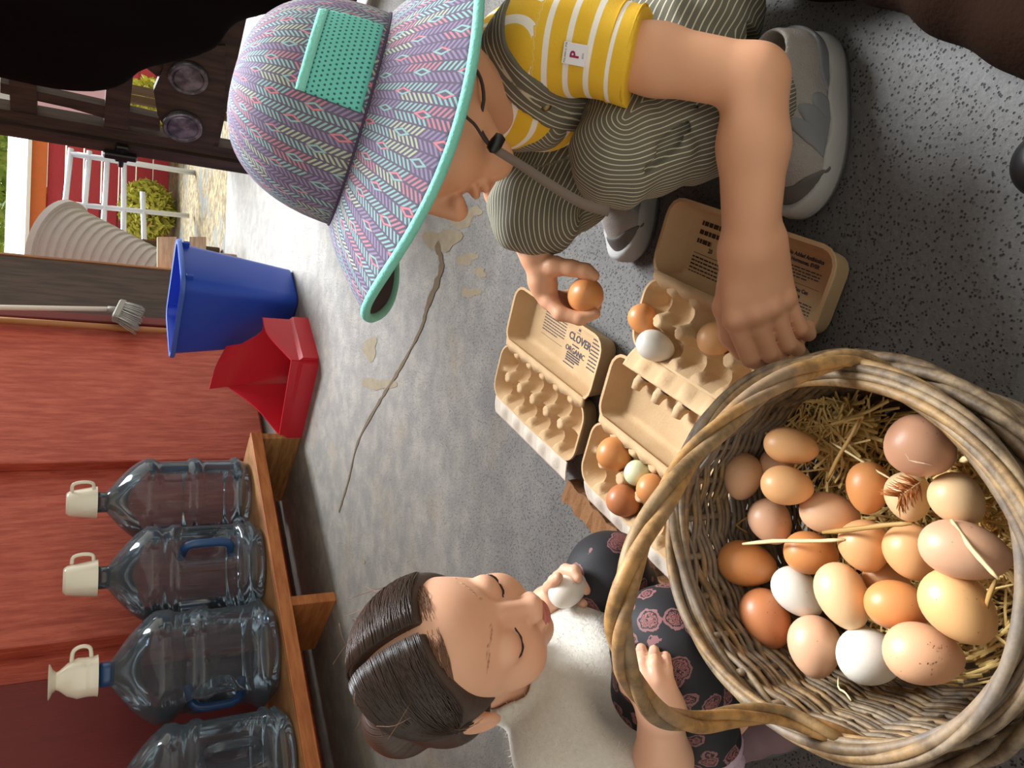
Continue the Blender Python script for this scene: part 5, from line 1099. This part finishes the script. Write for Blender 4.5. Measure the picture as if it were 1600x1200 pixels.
lp_ = SDF(g_(.085, 0, -.065)-.035, g_(.085, 0, -.065)+.035, .0016); lp_.ell(g_(.0875, 0, -.060), (.0095, .0175, .0050), AXG, .003).ell(g_(.0845, 0, -.070), (.0095, .0150, .0054), AXG, .003).ell(g_(.096, 0, -.0648), (.008, .017, .0012), AXG, .002, 's'); obj('lips', lp_.mesh(), M_LIP, girl)
M_NAIL = plain('fingernail', hx('#dba994'), .3, .05)
def nail(parent, fld, tip, nd, along, r):
    p = onto(fld, tip, nd, .02, .0006); al = nrm(along-nd*(along@nd)); sd = np.cross(nd, al); mm = M(); ring = [p+nd*(-.0006)+al*math.cos(k*PI/6)*r*1.25+sd*math.sin(k*PI/6)*r for k in range(12)]; mm.add(ring+[p+nd*.0009+al*(.0)], [(k, (k+1) % 12, 12) for k in range(12)]); obj('fingernail', mm, M_NAIL, parent)
for i in range(4): nail(girl, b, TP[i]*.85+PP[i]*.15, nrm(nrm(CP-TP[i])+EZ*.3), TP[i]-PP[i], .0034)
# hair
t = NT('dark_brown_hair'); v = t.coord('Object'); a_ = t.attr('hs'); cbx = t.n('CombineXYZ'); t.l(t.math('MULTIPLY', a_, 900.0), cbx.inputs[0]); n_ = t.noise(cbx.outputs[0], 1.0, 3, .6); t.bump(n_, .5, .002)
M_HAIR = t.done(t.mix(t.ramp(n_, .3, .7), hx('#1e140f'), hx('#4a3325')), .38, Specular_IOR_Level=.6)
M_STRAND = plain('hair_strand', hx('#34241b'), .35, .35, 30); M_FINE = plain('fine_light_hair', hx('#7a563e'), .4, .3, 30)
ha = SDF(lo, hi, .0026); HA_R = (.089, .080, .086)
ha.ell(g_(-.005, 0, .012), HA_R, AXG, 0).ell(g_(-.024, .018, -.010), (.064, .066, .068), AXG, .006)
ha.ell(g_(.10, 0, -.002), (.088, .084, .086), AXG, .026, 's')
ha.ell(g_(.03, .0, -.11), (.12, .12, .07), AXG, .012, 's')
ha.ell(g_(0.004, .082, -.030), (.026, .03, .03), AXG, .008, 's')
bun = hcG-RT*.078+UP*.048+FW*.010; bunax = rows(nrm(-RT+UP*.3), nrm(UP+RT*.3), FW); ha.ell(bun, (.036, .040, .036), bunax, .008); ha.ell(bun+RT*.012-UP*.050, (.03, .034, .034), bunax, .02)
for k in np.linspace(48, 150, 30): a = math.radians(k); d = fG*math.cos(a)*.089+uG*math.sin(a)*.086; ha.ell(g_(-.005, 0, .012)+d*1.0, (.013, .0028, .013), AXG, .004, 's')
V, Q = ha.mesh(); q = V-g_(-.005, 0, .012); ang = np.arctan2(q@uG, q@fG); lat = np.abs(q@sG); hs_ = ang*.09+lat*.25
obj('hair', (V, Q), M_HAIR, girl, attrs={'hs': hs_})
m = M(); m2 = M(); rh = random.Random(17); cH_ = g_(-.005, 0, .012)
def hdir(phi, psi, sd): d0 = fG*math.cos(phi)+uG*math.sin(phi); d = d0*math.cos(psi)+sG*sd*math.sin(psi); return d
def hpos(d, k): 
    l = np.array([d@fG, d@sG, d@uG]); r = 1/math.sqrt((l[0]/HA_R[0])**2+(l[1]/HA_R[1])**2+(l[2]/HA_R[2])**2); return cH_+d*r*k
for i in range(1100):
    phi = math.radians(rh.uniform(54, 152)); sd = rh.choice((-1, 1)); k = rh.uniform(1.0, 1.018)+(.006 if phi < 1.45 else 0); back = rh.uniform(-.65, .30) if phi < 1.35 else rh.uniform(.15, .6); pts = []; psm = math.radians(rh.uniform(60, 100))
    for j in range(9): x = j/8; pts.append(hpos(hdir(phi+back*x*x, math.radians(3)+psm*x, sd), k+.004*math.sin(PI*x)))
    m.tube(pts, [.0004]+[.0006]*7+[.0003], 3)
o = obj('hair_strands', m, M_STRAND, girl); o['kind'] = 'stuff'
for i in range(620):                                            # fine hair swept over the forehead and temples
    phi = math.radians(rh.uniform(40, 64)); sd = 1 if rh.random() < .72 else -1; pts = []; ps0 = math.radians(rh.uniform(2, 40)); psm = math.radians(rh.uniform(25, 60)); dn = rh.uniform(-.30, .10)
    for j in range(7):
        x = j/6; d = hdir(phi+dn*x*.6+.15*x*x, ps0+psm*x, sd); p = onto(b, hpos(d, 1.0), d, .012, .001); pts.append(p+d*(.0006+.0012*math.sin(PI*x)))
    m2.tube(pts, [.00025]+[.0003]*5+[.00015], 3)
o = obj('forehead_hair', m2, M_FINE, girl); o['kind'] = 'stuff'
m = M()
for i in range(16):                                             # stray wisps
    phi = math.radians(rh.uniform(70, 150)); sd = rh.choice((-1, -1, 1)); p0 = hpos(hdir(phi, math.radians(rh.uniform(20, 90)), sd), 1.0); n = nrm(p0-cH_); tq = nrm(np.cross(n, A3(rh.gauss(0, 1), rh.gauss(0, 1), rh.gauss(0, 1)))); L_ = rh.uniform(.02, .045)
    m.tube(bez([p0, p0+tq*L_*.5+n*.007, p0+tq*L_+n*rh.uniform(.0, .016)], 7), .0003, 3)
o = obj('stray_hair', m, M_FINE, girl); o['kind'] = 'stuff'
# sweater
t = NT('cream_fleece'); v = t.coord('Object'); n1 = t.noise(v, 220, 5, .75); n2 = t.noise(v, 30, 3); t.bump(t.math('ADD', n1, t.math('MULTIPLY', n2, .6)), .6, .004); M_FLEECE = t.done(t.mix(n1, hx('#c2bcb0'), hx('#e0dace')), .95, Sheen_Weight=.5)
sw_ = SDF(lo, hi, .003); sw_.chain([PELg, (PELg+CHg)/2, CHg, NBg+(CHg-NBg)*.25], [.095, .092, .082, .052], .03).cone(SRg, SLg, .052, .046, .04)
sw_.chain([SRg, SRg*.4+ERg*.6], [.056, .050], .02).chain([SLg, ELg*.9+SLg*.1], [.05, .044], .02)
sw_.cone(NBg-EZ*.01, NBg+(g_(-.03, 0, -.055)-NBg)*.45, .050, .048, .012)
ru = nrm(g_(-.03, 0, -.055)-NBg); sw_.cone(NBg+ru*.015, NBg+ru*.09, .038, .046, .006, 's')
sw_.warp(lambda x, y, z: 0.007*np.sin(48*x+30*z)*np.sin(42*y-38*z+.5)+.004*np.sin(80*z-40*x+20*y))
V, Q = sw_.mesh(); swo = obj('sweater', (V, Q), M_FLEECE, girl)
me_ = swo.data; nv_ = np.zeros(len(me_.vertices)*3); me_.vertices.foreach_get('normal', nv_); nv_ = nv_.reshape(-1, 3); gsel = np.random.default_rng(4).choice(len(V), 9000); gg = np.random.default_rng(5)
P0 = V[gsel]; n0 = nv_[gsel]; ln_ = .003+.004*gg.random((9000, 1)); tv = np.cross(n0, gg.normal(size=(9000, 3))); tv /= np.linalg.norm(tv, axis=1)[:, None]+1e-9; T0 = P0+n0*ln_+tv*ln_*gg.random((9000, 1))*1.3; sd2 = np.cross(n0, tv)*.00022
VV = np.stack([P0-sd2, P0+sd2, T0], 1).reshape(-1, 3); o = obj('fleece_fuzz', (VV, np.arange(27000).reshape(-1, 3)), plain('fleece_fibre', hx('#d8d2c6'), .95, .05), swo, smooth=False); o['kind'] = 'stuff'
# leggings: black with rose medallions
t = NT('black_floral_legging'); v = t.coord('Object'); vo = t.n('TexVoronoi', feature='F1'); t.l(v, vo.inputs['Vector']); vo.inputs['Scale'].default_value = 33; vo.inputs['Randomness'].default_value = .75
d_ = vo.outputs['Distance']; wob = t.math('MULTIPLY', t.math('SUBTRACT', t.noise(v, 150, 2), .5), .22); dd_ = t.math('ADD', d_, wob)
outl = t.math('LESS_THAN', t.math('ABSOLUTE', t.math('SUBTRACT', dd_, .40)), .035); inn = t.math('LESS_THAN', dd_, .33); pet = t.ramp(t.math('ABSOLUTE', t.math('SINE', t.math('ADD', t.math('MULTIPLY', t.noise(v, 110, 2), 26), t.math('MULTIPLY', d_, 30)))), .35, .6)
c = t.mix(outl, hx('#17151a'), hx('#84595a')); c = t.mix(t.math('MULTIPLY', inn, pet), c, hx('#8a5452')); M_LEG = t.done(c, .7)
obj('leggings', lg.mesh(), M_LEG, girl)
M_SOCK = plain('lilac_sock', hx('#b79fae'), .9, .08, 30, .4, 300)
sd_ = nrm(ARg-KRg); m = M(); prof = [(.030, -.035), (.033, -.030), (.0355, -.020), (.034, -.012), (.0375, -.004), (.0385, .004), (.0355, .012), (.0325, .014), (.0345, .022), (.034, .030), (.030, .040)]
obj('sock', M().lathe(prof, ARg, sd_, 40, fn=lambda r, z, th: (r*(1+.008*math.sin(26*th)), z), cap1=True), M_SOCK, girl)
obj('sock', M().lathe([(.030, -.02), (.033, -.012), (.034, .0), (.032, .008), (.030, .02)], ALg, nrm(ALg-KLg), 32, cap1=True), M_SOCK, girl)
M_GSH = plain('mauve_suede', hx('#6b5358'), .85, .12, 40)
def gshoe(an, dr):
    an = np.array(an); d = nrm(A3(dr[0], dr[1], 0)); n = np.cross(EZ, d); c0 = A3(an[0], an[1], 0)-d*.035
    u = SDF(c0-A3(.16, .16, .004), c0+A3(.17, .17, .10), .0024); u.chain([c0+d*.01+EZ*.026, c0+d*.07+EZ*.026, c0+d*.115+EZ*.022], [.027, .030, .026], .015); u.cone(c0+d*.028+EZ*.03, c0+d*.034+EZ*.058, .029, .031, .012); u.half(c0+EZ*.008, -EZ); s = obj('shoe', u.mesh(), M_GSH, girl)
    o_ = [c0+d*(.052+.097*math.cos(2*PI*i/40))+n*(.034*math.sin(2*PI*i/40)) for i in range(40)]; obj('sole', M().loft([[p+EZ*.0006 for p in o_], [p+EZ*.010 for p in o_]]), M_SOUT, s)
    for k in (-1, 1): obj('bow_strap', M().tube(bez([c0+d*.06+EZ*.062, c0+d*(.055+.015*k)+n*.02*k+EZ*.078, c0+d*(.05+.03*k)+n*.035*k+EZ*.070], 8), .004, 6, flat=.35), M_SOCK, s)
gshoe(ARg, (.6, -.8)); gshoe(ALg, (.3, -.95))

# ================================================================== dark things at the edges of the frame
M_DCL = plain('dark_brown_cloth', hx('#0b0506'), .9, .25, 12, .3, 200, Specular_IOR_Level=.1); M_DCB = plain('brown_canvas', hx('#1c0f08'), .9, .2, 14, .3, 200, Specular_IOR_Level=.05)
# a dark blanket slung over the door leaf
bl = [leafhit(x, y)+LN*.10 for x, y in ((-20, -42), (90, -36), (175, -40), (255, -84), (330, -112), (430, -140))]; br0 = [.235, .23, .215, .20, .20, .21]; br0 = [r*float((p-CP)@FW)/2.35*1.0 for r, p in zip(br0, bl)]
topb = A3(*(bl[0]-LN*.02)[:2], 2.02); loB = np.minimum(np.min(bl, axis=0), topb)-.34; hiB = np.maximum(np.max(bl, axis=0), topb)+.34
s = SDF(loB, hiB, .011); s.chain([topb]+bl, [.10]+br0, .05, flat=(LN, .30)); wd = LD
s.warp(lambda x, y, z: .006*np.sin((x*wd[0]+y*wd[1])*26+np.sin(z*5)*.8)+.003*np.sin(z*17+x*21))
tag(obj('dark_blanket', s.mesh(), M_DCL, org=topb), 'almost black blanket hanging over the dark door in the upper left corner', 'blanket')
# a brown cloth bundle lying on the floor at the frame's edge
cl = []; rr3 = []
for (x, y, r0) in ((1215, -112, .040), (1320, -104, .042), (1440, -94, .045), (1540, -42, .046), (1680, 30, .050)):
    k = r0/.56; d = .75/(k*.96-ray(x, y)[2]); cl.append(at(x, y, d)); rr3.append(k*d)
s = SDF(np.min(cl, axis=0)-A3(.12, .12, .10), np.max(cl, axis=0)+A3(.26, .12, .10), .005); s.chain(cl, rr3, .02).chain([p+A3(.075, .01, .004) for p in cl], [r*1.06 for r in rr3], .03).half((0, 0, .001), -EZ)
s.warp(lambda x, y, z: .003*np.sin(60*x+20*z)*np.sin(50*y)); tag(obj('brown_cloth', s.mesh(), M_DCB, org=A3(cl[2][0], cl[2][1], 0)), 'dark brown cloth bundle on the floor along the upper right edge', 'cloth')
bt = on(1640, 268); bs = thing('shoe', 'black shoe toe at the right edge of the photo', 'shoe', A3(bt[0]-.0, bt[1]-.06, 0)); s = SDF(bt-A3(.07, .24, .006), bt+A3(.07, .08, .10), .0028); s.chain([bt+EZ*.024-A3(0, .012, 0), bt+A3(0, -.08, .028), bt+A3(0, -.16, .04)], [.030, .036, .036], .01).half(bt+EZ*.006, -EZ); obj('upper', s.mesh(), M_BLACK, bs)
o_ = [bt+A3(.038*math.sin(2*PI*i/40), -.085+.105*math.cos(2*PI*i/40), 0) for i in range(40)]; obj('sole', M().loft([[p+EZ*.0006 for p in o_], [p+EZ*.012 for p in o_]]), M_SOUT, bs)
